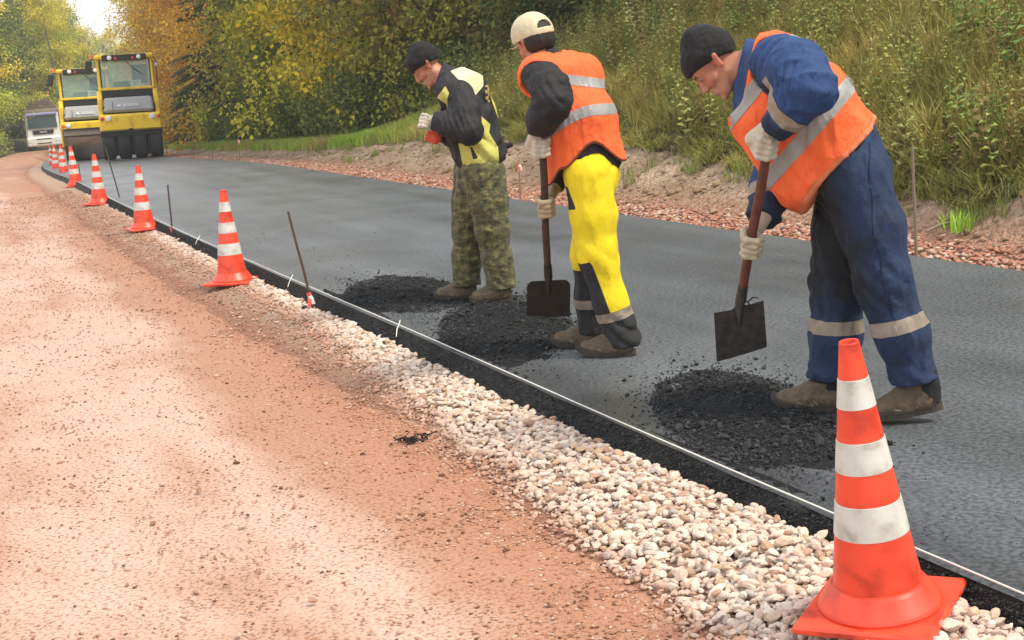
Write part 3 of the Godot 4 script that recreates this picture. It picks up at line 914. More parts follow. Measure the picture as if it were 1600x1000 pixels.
class Hide:
	var v := PackedVector3Array()
	var n := PackedVector3Array()
	var c := PackedColorArray()
	var ix := PackedInt32Array()

	func normals() -> void:
		n.resize(v.size())
		n.fill(Vector3.ZERO)
		for t in range(0, ix.size(), 3):
			var p := v[ix[t]]
			var w := (v[ix[t + 2]] - p).cross(v[ix[t + 1]] - p)
			n[ix[t]] += w
			n[ix[t + 1]] += w
			n[ix[t + 2]] += w
		for i in n.size(): n[i] = n[i].normalized()

	func paint(f: Callable) -> Hide:
		c.resize(v.size())
		for i in v.size(): c[i] = f.call(v[i])
		return self

	func puff(by: float) -> Hide:
		for i in v.size(): v[i] += n[i] * by
		return self

	# [the part where g is below 0, the rest]; edges are cut exactly along g = 0
	func split(g: Callable) -> Array:
		var s := PackedFloat32Array()
		s.resize(v.size())
		for i in v.size(): s[i] = g.call(v[i])
		var out := [Hide.new(), Hide.new()]
		var map := [PackedInt32Array(), PackedInt32Array()]
		for side in 2:
			map[side].resize(v.size())
			map[side].fill(-1)
		var edges := [{}, {}]
		for t in range(0, ix.size(), 3):
			var mixed := false
			var first := s[ix[t]] < 0.0
			for e in 2:
				if (s[ix[t + 1 + e]] < 0.0) != first: mixed = true
			for side in 2:
				if not mixed and first != (side == 0): continue
				var o: Hide = out[side]
				var poly := PackedInt32Array()
				for e in 3:
					var i := ix[t + e]
					var j := ix[t + (e + 1) % 3]
					var inside := (s[i] < 0.0) == (side == 0)
					if inside:
						if map[side][i] < 0:
							map[side][i] = o.v.size()
							o.v.append(v[i])
							o.n.append(n[i])
						poly.append(map[side][i])
					if inside != ((s[j] < 0.0) == (side == 0)):
						var key := mini(i, j) * 4000000 + maxi(i, j)
						if not edges[side].has(key):
							var u := s[i] / (s[i] - s[j])
							edges[side][key] = o.v.size()
							o.v.append(v[i].lerp(v[j], u))
							o.n.append(n[i].lerp(n[j], u).normalized())
						poly.append(edges[side][key])
				for e in range(1, poly.size() - 1): o.ix.append_array([poly[0], poly[e], poly[e + 1]])
		return out

	func join(o: Hide) -> Hide:
		var at := v.size()
		v.append_array(o.v)
		n.append_array(o.n)
		c.append_array(o.c)
		for i in o.ix: ix.append(at + i)
		return self

	func mesh() -> ArrayMesh:
		var arr := []
		arr.resize(Mesh.ARRAY_MAX)
		arr[Mesh.ARRAY_VERTEX] = v
		arr[Mesh.ARRAY_NORMAL] = n
		if c.size() == v.size(): arr[Mesh.ARRAY_COLOR] = c
		arr[Mesh.ARRAY_INDEX] = ix
		var m := ArrayMesh.new()
		m.add_surface_from_arrays(Mesh.PRIMITIVE_TRIANGLES, arr)
		return m

func skin(f: Field, cell: float) -> Hide:
	var lo := Vector3.INF
	var hi := -Vector3.INF
	for i in f.a.size():
		var r := f.reach[i] + 0.03
		for p in [f.a[i], f.a[i] + f.ab[i]]:
			lo = lo.min(p - Vector3.ONE * r)
			hi = hi.max(p + Vector3.ONE * r)
	const B := 6
	var nb := Vector3i(((hi - lo) / (cell * B)).ceil())
	var nx := nb.x * B
	var ny := nb.y * B
	var nz := nb.z * B
	var val := PackedFloat32Array()
	val.resize(nx * ny * nz)
	val.fill(1.0)
	var active: Array[Vector3i] = []
	var half := cell * B * 0.5
	var near := half * 1.75 + f.k * 0.5 + f.fold_amp + 0.012
	for bz in nb.z:
		for by in nb.y:
			for bx in nb.x:
				var mid := lo + Vector3(bx + 0.5, by + 0.5, bz + 0.5) * (cell * B)
				var list := PackedInt32Array()
				var least := 10.0
				for i in f.a.size():
					var e := f.one(i, mid)
					least = minf(least, e)
					if e < near + f.k + half * (f.sq[i] * 2.0): list.append(i)
				if least > near: continue
				var squash := 1.0
				var deep := least < -near * 1.3
				active.append(Vector3i(bx, by, bz))
				for z in range(bz * B, bz * B + B):
					for y in range(by * B, by * B + B):
						var at := (z * ny + y) * nx + bx * B
						for x in B:
							var p := lo + Vector3(bx * B + x, y, z) * cell
							if deep:
								var d := -1.0
								for cc in f.cuts: d = maxf(d, cc.call(p))
								val[at + x] = d
							else: val[at + x] = f.val(p, list)
	var sk := Hide.new()
	var idx := {}
	var corner := [0, 1, nx, nx + 1, nx * ny, nx * ny + 1, nx * ny + nx, nx * ny + nx + 1]
	var at_corner := [Vector3(0, 0, 0), Vector3(1, 0, 0), Vector3(0, 1, 0), Vector3(1, 1, 0), Vector3(0, 0, 1), Vector3(1, 0, 1), Vector3(0, 1, 1), Vector3(1, 1, 1)]
	var pairs := [[0, 1], [2, 3], [4, 5], [6, 7], [0, 2], [1, 3], [4, 6], [5, 7], [0, 4], [1, 5], [2, 6], [3, 7]]
	var s := PackedFloat32Array()
	s.resize(8)
	for blk in active:
		for z in range(blk.z * B, mini(blk.z * B + B, nz - 1)):
			for y in range(blk.y * B, mini(blk.y * B + B, ny - 1)):
				for x in range(blk.x * B, mini(blk.x * B + B, nx - 1)):
					var k0 := (z * ny + y) * nx + x
					var neg := 0
					for q in 8:
						s[q] = val[k0 + corner[q]]
						if s[q] < 0.0: neg += 1
					if neg == 0 or neg == 8: continue
					var sum := Vector3.ZERO
					var count := 0
					for e in pairs:
						var u: float = s[e[0]]
						var w: float = s[e[1]]
						if (u < 0.0) != (w < 0.0):
							sum += (at_corner[e[0]] as Vector3).lerp(at_corner[e[1]], u / (u - w))
							count += 1
					idx[k0] = sk.v.size()
					sk.v.append(lo + (Vector3(x, y, z) + sum / count) * cell)
	var steps3 := [1, nx, nx * ny]
	for k0: int in idx:
		for ax in 3:
			var u: int = steps3[(ax + 1) % 3]
			var w: int = steps3[(ax + 2) % 3]
			var g0 := val[k0]
			var g1 := val[k0 + steps3[ax]]
			if (g0 < 0.0) == (g1 < 0.0): continue
			if not (idx.has(k0 - u) and idx.has(k0 - w) and idx.has(k0 - u - w)): continue
			var q0: int = idx[k0]
			var q1: int = idx[k0 - u]
			var q2: int = idx[k0 - u - w]
			var q3: int = idx[k0 - w]
			if g0 < 0.0: sk.ix.append_array([q0, q2, q1, q0, q3, q2])
			else: sk.ix.append_array([q0, q1, q2, q0, q2, q3])
	sk.normals()
	return sk

# ---------------------------------------------------------------- clothes and people
func cloth(key: String, c: Color, rough := 0.85, weave := 1.3) -> StandardMaterial3D:
	if mats.has(key): return mats[key]
	var m := mat(key, c, rough)
	if not mats.has("crumple_tex"):
		var cr := noise(71, 0.0065, 3)
		cr.fractal_type = FastNoiseLite.FRACTAL_RIDGED
		cr.domain_warp_enabled = true
		cr.domain_warp_amplitude = 40.0
		cr.domain_warp_frequency = 0.008
		mats["crumple_tex"] = tex(cr, 512)
		mats["mottle_tex"] = tex(noise(72, 0.012, 6), 512, ramp([[0.0, Color(0.88, 0.87, 0.86)], [0.5, Color(0.98, 0.98, 0.98)], [1.0, Color(1, 1, 1)]]))
	m.uv1_triplanar = true
	m.uv1_scale = Vector3(2.2, 1.3, 2.2)
	m.albedo_texture = mats["mottle_tex"]
	m.heightmap_enabled = true
	m.heightmap_texture = mats["crumple_tex"]
	m.heightmap_scale = weave
	m.vertex_color_use_as_albedo = true
	m.rim_enabled = true
	m.rim = 0.25
	m.rim_tint = 0.7
	return m

func wear(sk: Hide, called: String, m: Material, parent: Node) -> MeshInstance3D:
	return put(sk.mesh(), called, m, parent)

func folds(f: Field, seed_: int, freq: float, amp: float, scale := Vector3.ONE) -> Field:
	f.fold = noise(seed_, freq, 2)
	f.fold.fractal_type = FastNoiseLite.FRACTAL_RIDGED
	f.fold_amp = amp
	f.fold_scale = scale
	return f

func box_sd(p: Vector2, poly: PackedVector2Array) -> float: # signed distance to an outline, below 0 inside
	var d := 1e9
	for i in poly.size():
		d = minf(d, Geometry2D.get_closest_point_to_segment(p, poly[i], poly[(i + 1) % poly.size()]).distance_to(p))
	return -d if Geometry2D.is_point_in_polygon(p, poly) else d

# the head: f is where the face looks, u is towards the crown; returns the skin and the head's basis
func head(at: Vector3, f: Vector3, u: Vector3, neck_to: Vector3, neck_r := 0.062) -> Hide:
	f = f.normalized()
	var z := f.cross(u).normalized()
	u = z.cross(f).normalized()
	var P := func(x: float, y: float, w: float) -> Vector3: return at + f * x + u * y + z * w
	var h := Field.new()
	h.k = 0.022
	h.bone(P.call(-0.028, 0.040, 0), P.call(0.026, 0.042, 0), 0.079, 0.075)
	h.bone(P.call(0.035, 0.015, 0), P.call(0.045, -0.055, 0), 0.056, 0.046)
	h.bone(P.call(0.060, -0.085, -0.012), P.call(0.060, -0.085, 0.012), 0.030, 0.030)
	for s in [-1.0, 1.0]:
		h.bone(P.call(0.0, -0.055, s * 0.046), P.call(0.055, -0.092, s * 0.016), 0.020, 0.018)
		h.bone(P.call(0.055, -0.022, s * 0.042), P.call(0.07, -0.03, s * 0.034), 0.022, 0.018)
		h.bone(P.call(0.084, 0.030, s * 0.012), P.call(0.072, 0.030, s * 0.042), 0.012, 0.011)
	h.bone(P.call(0.088, -0.104, -0.008), P.call(0.088, -0.104, 0.008), 0.014, 0.014)
	h.bone(P.call(0.0, -0.05, 0), neck_to, 0.058, neck_r)
	h.bone(P.call(0.0, -0.03, 0), neck_to, 0.050, neck_r)
	var g := Field.new() # features that should stay crisp
	g.k = 0.007
	g.bone(P.call(0.092, 0.018, 0), P.call(0.112, -0.026, 0), 0.0085, 0.0125)
	g.bone(P.call(0.104, -0.030, -0.011), P.call(0.104, -0.030, 0.011), 0.0095, 0.0095)
	g.bone(P.call(0.096, -0.062, -0.016), P.call(0.096, -0.062, 0.016), 0.0075, 0.0075)
	g.bone(P.call(0.094, -0.074, -0.013), P.call(0.094, -0.074, 0.013), 0.0075, 0.0075)
	for s in [-1.0, 1.0]:
		g.bone(P.call(-0.012, 0.028, s * 0.080), P.call(-0.018, 0.020, s * 0.088), 0.011, 0.009)
		g.bone(P.call(-0.018, 0.022, s * 0.086), P.call(-0.008, -0.026, s * 0.079), 0.010, 0.008)
		g.bone(P.call(0.0, 0.02, s * 0.078), P.call(0.0, -0.02, s * 0.077), 0.007, 0.006)
	var base_i := PackedInt32Array(range(g.a.size()))
	h.cuts = []
	var whole := Field.new()
	whole.k = 0.02
	for q in [h, g]:
		for i in q.a.size(): whole.bone(q.a[i], q.a[i] + q.ab[i], q.ra[i], q.ra[i] + q.dr[i])
	whole.k = 0.014
	# eye sockets
	var eyes := [P.call(0.100, 0.010, -0.032), P.call(0.100, 0.010, 0.032)]
	whole.cuts = [func(p: Vector3) -> float: return 0.0135 - minf(p.distance_to(eyes[0]), p.distance_to(eyes[1]))]
	var sk := skin(whole, 0.0042)
	return sk.paint(func(p: Vector3) -> Color:
		var q := p - at
		var x := q.dot(f)
		var y := q.dot(u)
		var w := absf(q.dot(z))
		var c := Color(0.47, 0.205, 0.13)
		var red := maxf(0.0, 1.0 - Vector3(x - 0.075, y + 0.025, w - 0.035).length() / 0.045)
		red = maxf(red, maxf(0.0, 1.0 - Vector3(x - 0.115, y + 0.02, w).length() / 0.03))
		red = maxf(red, smooth(0.074, 0.088, w))
		c = c.lerp(Color(0.46, 0.14, 0.085), 0.7 * red)
		if x > 0.09 and y < -0.055 and y > -0.082 and w < 0.024: c = c.lerp(Color(0.40, 0.14, 0.11), 0.75)
		if absf(y - 0.030) < 0.006 and x > 0.06 and w > 0.012 and w < 0.046: c = Color(0.07, 0.045, 0.03)
		if y < -0.045 and x > 0.0: c = c.lerp(Color(0.36, 0.22, 0.17), 0.35)
		return c)

func eyes(parent: Node, at: Vector3, f: Vector3, u: Vector3) -> void:
	f = f.normalized()
	var z := f.cross(u).normalized()
	u = z.cross(f).normalized()
	for s in [-1.0, 1.0]:
		var b := Build.new()
		var prof := []
		for k in 9: prof.append(Vector2(0.0105 * sin(PI * k / 8.0), -0.0105 * cos(PI * k / 8.0)))
		b.colour = Color(0.30, 0.24, 0.20)
		var c: Vector3 = at + f * 0.081 + u * 0.010 + z * (s * 0.032)
		b.lathe(prof, 14, c)
		b.colour = Color(0.02, 0.015, 0.012)
		b.lathe([Vector2(0.0062, -0.001), Vector2(0.004, 0.0008), Vector2(0.0, 0.0012)], 12, c + (f - u * 0.35).normalized() * 0.0098, Basis(z, (f - u * 0.35).normalized(), z.cross((f - u * 0.35).normalized())))
		var m := mat("eyeball", Color.WHITE, 0.25)
		m.vertex_color_use_as_albedo = true
		put(b.mesh(), "eye", m, parent)

# a hand closed round a bar: c is the bar's axis under the palm, s runs along the bar towards the index finger, nn from the palm to the bar, wrist is where the cuff ends
func fist(c: Vector3, s: Vector3, wrist: Vector3, nn: Vector3, front: Vector3, bar := 0.02) -> Hide:
	s = s.normalized()
	nn = (nn - s * nn.dot(s)).normalized()
	var t := s.cross(nn)
	if t.dot(front) < 0.0: t = -t
	var R := bar + 0.0125
	var P := func(along: float, deg: float, r: float) -> Vector3:
		return c + s * along + (-nn * cos(deg_to_rad(deg)) + t * sin(deg_to_rad(deg))) * r
	var h := Field.new()
	h.k = 0.0065
	# palm and back of the hand
	for i in 4:
		var o := (i - 1.5) * 0.0225
		h.bone(P.call(o * 0.85, -62, R + 0.030), P.call(o, 22, R + 0.006), 0.0165, 0.0145)
	h.bone(P.call(-0.012, -66, R + 0.034), P.call(0.014, -66, R + 0.034), 0.021, 0.021)
	h.bone(P.call(0, -60, R + 0.036), wrist, 0.030, 0.037)
	for i in 4:
		var o := (i - 1.5) * 0.0245
		var long: float = [0.86, 1.0, 1.06, 0.98][i]
		var wob: float = [6.0, -2.0, 3.0, -5.0][i]
		h.bone(P.call(o, 20, R + 0.006), P.call(o, 82 * long + wob, R + 0.001), 0.0120, 0.0118)
		h.bone(P.call(o, 82 * long + wob, R + 0.001), P.call(o, 158 * long + wob, R - 0.001), 0.0118, 0.0108)
		h.bone(P.call(o, 158 * long + wob, R - 0.001), P.call(o * 0.97, 222 * long, R - 0.002), 0.0112, 0.0098)
	h.bone(P.call(0.022, -72, R + 0.026), P.call(0.047, -112, R + 0.008), 0.0175, 0.0145)
	h.bone(P.call(0.047, -112, R + 0.008), P.call(0.040, -172, R + 0.002), 0.0140, 0.0118)
	h.bone(P.call(0.040, -172, R + 0.002), P.call(0.030, -208, R + 0.003), 0.0116, 0.0100)
	folds(h, 81, 60.0, 0.0022)
	return skin(h, 0.0038)

func shoe(parent: Node, heel: Vector3, toe: Vector3, leather: Material, sole_m: Material, long := 0.295) -> void:
	var x := (toe - heel).normalized()
	var z := x.cross(Vector3.UP).normalized()
	var y := z.cross(x)
	var B := Basis(x, y, z)
	var P := func(a: float, b: float, c: float) -> Vector3: return heel + B * Vector3(a, b, c)
	var s := long / 0.295
	var f := Field.new()
	f.k = 0.035
	f.bone(P.call(0.050 * s, 0.060, 0), P.call(0.13 * s, 0.056, 0.002), 0.045, 0.045)
	f.bone(P.call(0.13 * s, 0.050, 0.002), P.call(0.243 * s, 0.044, 0.006), 0.044, 0.038, z, 1.12)
	f.bone(P.call(0.060 * s, 0.07, 0), P.call(0.072 * s, 0.125, 0), 0.045, 0.050)
	f.bone(P.call(0.095 * s, 0.105, 0), P.call(0.175 * s, 0.068, 0.0), 0.036, 0.030)
	folds(f, 83, 22.0, 0.004)
	f.cuts = [func(p: Vector3) -> float: return 0.020 - (p - heel).dot(y), func(p: Vector3) -> float: return (p - heel).dot(y) - 0.128 - 0.06 * absf((p - heel).dot(x) - 0.07)]
	var up := skin(f, 0.0055)
	var dirt := noise(84, 20.0, 4)
	up.paint(func(p: Vector3) -> Color:
		var d := clampf(0.5 + 1.2 * dirt.get_noise_3dv(p), 0.0, 1.0)
		return Color(0.75, 0.72, 0.68).lerp(Color(1.25, 1.15, 1.0), d * smooth(0.10, 0.04, (p - heel).dot(y))))
	var o := wear(up, "shoe_upper", leather, parent)
	var b := Build.new()
	var out := PackedVector2Array()
	for k in 28:
		var a := TAU * k / 28.0
		var cx := cos(a)
		var wide := 0.043 + 0.009 * smooth(-0.2, 0.8, cx)
		out.append(Vector2((0.1475 + 0.155 * signf(cx) * pow(absf(cx), 0.8)) * s, wide * signf(sin(a)) * pow(absf(sin(a)), 0.75)))
	b.plate(out, 0.030, heel + y * 0.0165, Basis(x, -z, y), func(q: Vector3) -> Vector3: return q + Vector3(0, 0, 0.9 * maxf(0.0, q.x - 0.2) ** 2 * 4.0))
	put(b.mesh(), "shoe_sole", sole_m, parent)
	b = Build.new()
	for k in 4:
		var q := 0.105 + 0.022 * k
		var hy := 0.128 - 0.0115 * k
		b.tube([P.call(q * s, hy - 0.018, -0.026), P.call((q + 0.004) * s, hy, 0.0), P.call(q * s, hy - 0.018, 0.026)], [0.0042, 0.0046, 0.0042], 6)
	b.tube([P.call(0.1 * s, 0.128, 0), P.call(0.11 * s, 0.134, 0.022), P.call(0.12 * s, 0.085, 0.036)], [0.0025, 0.0025, 0.002], 5)
	put(b.mesh(), "laces", mat("lace", lin(0.028, 0.022, 0.018), 0.9), o)
	for k in 4:
		for sd in [-1.0, 1.0]:
			var q := 0.115 + 0.020 * k
			b = Build.new()
			b.tube([P.call((q + 0.016) * s, 0.085 - 0.010 * k, sd * 0.0405), P.call((q - 0.006) * s, 0.058 - 0.006 * k, sd * 0.0485), P.call((q - 0.022) * s, 0.036, sd * 0.0480)], [0.0026, 0.0040, 0.0026], 5)
			put(b.mesh(), "side_stripe", mat("shoe_stripe", lin(0.27, 0.215, 0.155), 0.8), o)

func beanie(at: Vector3, f: Vector3, u: Vector3, tall: float, parent: Node, brow := 0.052, nape := -0.045) -> void:
	f = f.normalized()
	var z := f.cross(u).normalized()
	u = z.cross(f).normalized()
	var P := func(x: float, y: float) -> Vector3: return at + f * x + u * y
	var h := Field.new()
	h.k = 0.05
	h.bone(P.call(-0.030, 0.040), P.call(0.026, 0.044), 0.091, 0.087)
	h.bone(P.call(-0.012, 0.06), P.call(-0.028, 0.085 + tall), 0.083, 0.062)
	folds(h, 86, 16.0, 0.0035, Vector3(1, 1, 1))
	var front: Vector3 = P.call(0.10, brow)
	var back: Vector3 = P.call(-0.115, nape)
	var rim := (back - front).normalized()
	var down := z.cross(rim).normalized()
	if down.dot(u) > 0: down = -down
	h.cuts = [func(p: Vector3) -> float: return (p - front).dot(down) - 0.004 * sin(p.z * 60.0)]
	var sk := skin(h, 0.0055)
	var m := cloth("black_knit", lin(0.010, 0.010, 0.011), 0.95)
	m.rim = 0.5
	var hat := wear(sk.paint(func(p: Vector3) -> Color: return Color.WHITE), "beanie", m, parent)
	# turned-up edge
	var r := Field.new()
	r.k = 0.03
	r.bone(P.call(-0.030, 0.040), P.call(0.026, 0.044), 0.0945, 0.0905)
	r.cuts = [h.cuts[0], func(p: Vector3) -> float: return -0.030 - (p - front).dot(down)]
	wear(skin(r, 0.006).paint(func(p: Vector3) -> Color: return Color.WHITE), "hat_edge", m, hat)

func plain(p: Vector3) -> Color: return Color.WHITE

func person(label: String, at: Vector3, turn: float, flesh: Hide, inside: Array) -> MeshInstance3D:
	# the whole body as one surface: head and neck as given, the rest under the clothes
	var body := Field.new()
	body.k = 0.05
	for f in inside:
		var g: Field = f.thinner(0.034)
		for i in g.a.size(): body.bone(g.a[i], g.a[i] + g.ab[i], g.ra[i], g.ra[i] + g.dr[i], g.wide[i], 1.0 / (1.0 - g.sq[i]))
	var rest := skin(body, 0.016)
	rest.paint(func(p: Vector3) -> Color: return Color(0.47, 0.205, 0.13) if p.y > 0.4 else Color(0.016, 0.015, 0.017))
	flesh.join(rest)
	var m := mat("skin", Color.WHITE, 0.5)
	m.vertex_color_use_as_albedo = true
	m.subsurf_scatter_enabled = true
	m.subsurf_scatter_strength = 0.12
	var o := put(flesh.mesh(), "person", m)
	o.position = at
	o.rotation.y = turn
	tag(o, label, "person", "road workers on the fresh asphalt")
	return o

func build_people() -> void:
	var beige := cloth("glove_cream", lin(0.55, 0.50, 0.40), 0.9)
	var greyband := cloth("reflective_grey", lin(0.34, 0.34, 0.335), 0.45)
	var dustband := cloth("reflective_dusty", lin(0.29, 0.24, 0.19), 0.7)
	var orange := cloth("vest_orange", lin(0.98, 0.15, 0.035), 0.75)
	orange.emission_enabled = false
	var leather := cloth("shoe_brown", lin(0.150, 0.108, 0.072), 0.8)
	var sole := cloth("sole_brown", lin(0.055, 0.042, 0.033), 0.9)

	# ================= the man in blue, bent over his shovel
	var f := Vector3(-0.60, -0.78, 0.06)
	var u := Vector3(-0.80, 0.60, 0.0)
	var hc := Vector3(-0.497, 1.452, 0.0)
	var flesh := head(hc, f, u, Vector3(-0.35, 1.43, 0), 0.066)
	var hipN := Vector3(0.018, 0.985, 0.085)
	var hipF := Vector3(-0.012, 0.980, -0.095)
	var kneeN := Vector3(0.112, 0.570, 0.105)
	var kneeF := Vector3(-0.060, 0.525, -0.105)
	var ankN := Vector3(0.232, 0.130, 0.105)
	var ankF := Vector3(-0.118, 0.100, -0.105)
	var tr := Field.new()
	tr.k = 0.05
	tr.bone(Vector3(-0.02, 1.10, 0), Vector3(0.005, 0.98, 0), 0.135, 0.148, Vector3.BACK, 1.22)
	tr.chain([hipN, hipN.lerp(kneeN, 0.5) + Vector3(0.012, 0, 0), kneeN, kneeN.lerp(ankN, 0.5) + Vector3(0.006, 0, 0), ankN], [0.128, 0.114, 0.098, 0.092, 0.082])
	tr.chain([hipF, hipF.lerp(kneeF, 0.5), kneeF, kneeF.lerp(ankF, 0.5) + Vector3(0.012, 0, 0), ankF], [0.124, 0.110, 0.097, 0.092, 0.084])
	folds(tr, 301, 8.0, 0.013, Vector3(1.0, 0.30, 1.0))
	tr.creases = [[kneeN + Vector3(-0.04, 0.01, 0), Vector3(0.5, 0.85, 0), 13.0, 0.010, 0.17], [kneeF + Vector3(-0.04, 0, 0), Vector3(0.4, 0.9, 0), 12.0, 0.009, 0.17], [Vector3(-0.06, 0.90, 0.05), Vector3(0.3, 0.95, 0), 14.0, 0.011, 0.18], [ankN, Vector3(0.2, 0.97, 0), 14.0, 0.008, 0.16], [ankF, Vector3(-0.2, 0.97, 0), 15.0, 0.009, 0.16]]
	tr.cuts = [func(p: Vector3) -> float:
		if p.distance_squared_to(Vector3(0.21, 0.16, 0.105)) < p.distance_squared_to(Vector3(-0.11, 0.14, -0.105)): return (p - Vector3(0.225, 0.165, 0)).dot(Vector3(0.16, -0.987, 0))
		return (p - Vector3(-0.115, 0.135, 0)).dot(Vector3(-0.1, -0.99, 0))]
	var ax := Vector3(0.727, -0.687, 0)
	var torso := Field.new()
	torso.k = 0.09
	torso.bone(Vector3(-0.285, 1.385, 0), Vector3(-0.15, 1.27, 0), 0.128, 0.150, Vector3.BACK, 1.3)
	torso.bone(Vector3(-0.15, 1.27, 0), Vector3(-0.03, 1.09, 0), 0.150, 0.140, Vector3.BACK, 1.25)
	torso.bone(Vector3(-0.262, 1.425, -0.17), Vector3(-0.255, 1.44, 0.17), 0.092, 0.092)
	torso.bone(Vector3(-0.31, 1.26, 0), Vector3(-0.17, 1.10, 0), 0.12, 0.13, Vector3.BACK, 1.2)
	folds(torso, 302, 6.0, 0.010)
	var shN := Vector3(-0.245, 1.432, 0.185)
	var elN := Vector3(-0.122, 1.335, 0.395)
	var wrN := Vector3(-0.272, 1.195, 0.300)
	var slN := Field.new()
	slN.k = 0.05
	slN.chain([shN, shN.lerp(elN, 0.5) + Vector3(0.012, 0.02, 0), elN, elN.lerp(wrN, 0.5), wrN], [0.106, 0.097, 0.080, 0.070, 0.058])
	folds(slN, 303, 6.0, 0.012, Vector3(0.7, 1.2, 1.2))
	slN.creases = [[elN + Vector3(-0.05, 0.0, -0.02), Vector3(0.7, 0.3, 0.6), 17.0, 0.011, 0.13], [shN + Vector3(0.02, 0, 0.06), Vector3(0.4, -0.5, 0.75), 13.0, 0.009, 0.13]]
	var dN := (wrN - elN).normalized()
	slN.cuts = [func(p: Vector3) -> float: return (p - wrN).dot(dN)]
	var shF := Vector3(-0.275, 1.40, -0.185)
	var elF := Vector3(-0.262, 1.085, -0.235)
	var wrF := Vector3(-0.340, 0.826, 0.02)
	var slF := Field.new()
	slF.k = 0.05
	slF.chain([shF, elF, elF.lerp(wrF, 0.5), wrF], [0.100, 0.085, 0.078, 0.066])
	folds(slF, 304, 7.0, 0.012)
	var dF := (wrF - elF).normalized()
	slF.cuts = [func(p: Vector3) -> float: return (p - wrF).dot(dF)]
	var man := person("man in blue overalls, orange vest and black knit hat, bent over a square shovel", Vector3(3.359, 0.0, -4.611), deg_to_rad(-36.07), flesh, [tr, torso, slN, slF])
	eyes(man, hc, f, u)
	beanie(hc, f, u, 0.025, man)
	# trousers: navy, smeared with bitumen over the thighs and knees
	var smear := noise(310, 3.2, 4)
	var navy := cloth("navy_trousers", lin(0.013, 0.030, 0.085), 0.85)
	var legs := skin(tr, 0.0085)
	var parts := legs.split(func(p: Vector3) -> float:
		return absf((p - (Vector3(0.157, 0.400, 0) if p.distance_squared_to(Vector3(0.16, 0.40, 0.105)) < p.distance_squared_to(Vector3(-0.085, 0.36, -0.105)) else Vector3(-0.078, 0.362, 0))).dot(Vector3(-0.22, 0.975, 0) if p.distance_squared_to(Vector3(0.16, 0.40, 0.105)) < p.distance_squared_to(Vector3(-0.085, 0.36, -0.105)) else Vector3(0.05, 1.0, 0))) - 0.028)
	var sides: Array = parts[1].split(func(p: Vector3) -> float: return absf(p.x - 0.075 - 0.09 * smooth(0.9, 0.2, p.y) - 0.004 * sin(p.y * 30.0)) - 0.0035 if p.z > 0.10 and p.y > 0.44 else 1.0)
	parts[1] = sides[1]
	var tm := wear(parts[1].paint(func(p: Vector3) -> Color:
		var frontal := smooth(0.10, -0.08, p.x - 0.25 * (0.75 - p.y)) * smooth(0.30, 0.55, p.y)
		var k := clampf(frontal * (0.85 + 0.9 * smear.get_noise_3dv(p)) + 0.5 * smooth(0.2, 0.5, smear.get_noise_3dv(p * 1.7)), 0.0, 1.0)
		return Color.WHITE.lerp(Color(0.55, 0.30, 0.16), k)), "trousers", navy, man)
	wear(parts[0].puff(0.0022).paint(plain), "reflective_band", dustband, tm)
	wear((sides[0] as Hide).puff(-0.0015).paint(plain), "side_seam", cloth("seam_dark", lin(0.006, 0.012, 0.035), 0.9), tm)
	var blue := cloth("blue_jacket", lin(0.016, 0.050, 0.160), 0.85)
	var jk := wear(skin(torso, 0.010).paint(plain), "jacket", blue, man)
	var col := Field.new()
	col.k = 0.02
	col.bone(Vector3(-0.335, 1.432, 0), Vector3(-0.392, 1.452, 0), 0.096, 0.089, Vector3.BACK, 0.95)
	col.cuts = [func(p: Vector3) -> float: return (p - Vector3(-0.403, 1.44, 0)).dot(Vector3(-0.96, 0.28, 0)), func(p: Vector3) -> float: return 0.068 - ((p - Vector3(-0.36, 1.442, 0)) - Vector3(-0.94, 0.33, 0) * (p - Vector3(-0.36, 1.442, 0)).dot(Vector3(-0.94, 0.33, 0))).length()]
	wear(skin(col, 0.006).paint(plain), "collar", blue, jk)
	for s in [[slN, wrN, elN, 0.098], [slF, wrF, elF, 0.105]]:
		var dd: Vector3 = ((s[1] as Vector3) - (s[2] as Vector3)).normalized()
		var c0: Vector3 = (s[1] as Vector3) - dd * s[3]
		var cutp := skin(s[0], 0.008).split(func(p: Vector3) -> float:
			return maxf(absf((p - c0).dot(dd)) - 0.027, (p - c0).length() - 0.16))
		var o := wear(cutp[1].paint(func(p: Vector3) -> Color: return Color.WHITE.lerp(Color(0.30, 0.24, 0.16), smooth(0.02, 0.06, (p - c0).dot(dd)) * 0.8)), "sleeve", blue, man)
		wear(cutp[0].puff(0.002).paint(plain), "reflective_band", dustband, o)
	# vest
	var vest := Field.new()
	vest.k = 0.09
	vest.bone(Vector3(-0.290, 1.385, 0), Vector3(-0.15, 1.265, 0), 0.142, 0.165, Vector3.BACK, 1.28)
	vest.bone(Vector3(-0.15, 1.265, 0), Vector3(0.02, 1.06, 0), 0.168, 0.168, Vector3.BACK, 1.22)
	vest.bone(Vector3(-0.262, 1.425, -0.16), Vector3(-0.255, 1.44, 0.16), 0.104, 0.104)
	vest.bone(Vector3(-0.325, 1.225, 0), Vector3(-0.150, 0.985, 0), 0.128, 0.150, Vector3.BACK, 1.22)
	folds(vest, 305, 4.5, 0.012, Vector3(1.2, 0.5, 1.0))
	vest.creases = [[Vector3(-0.2, 1.05, 0.15), Vector3(0.6, 0.7, 0), 7.0, 0.006, 0.2]]
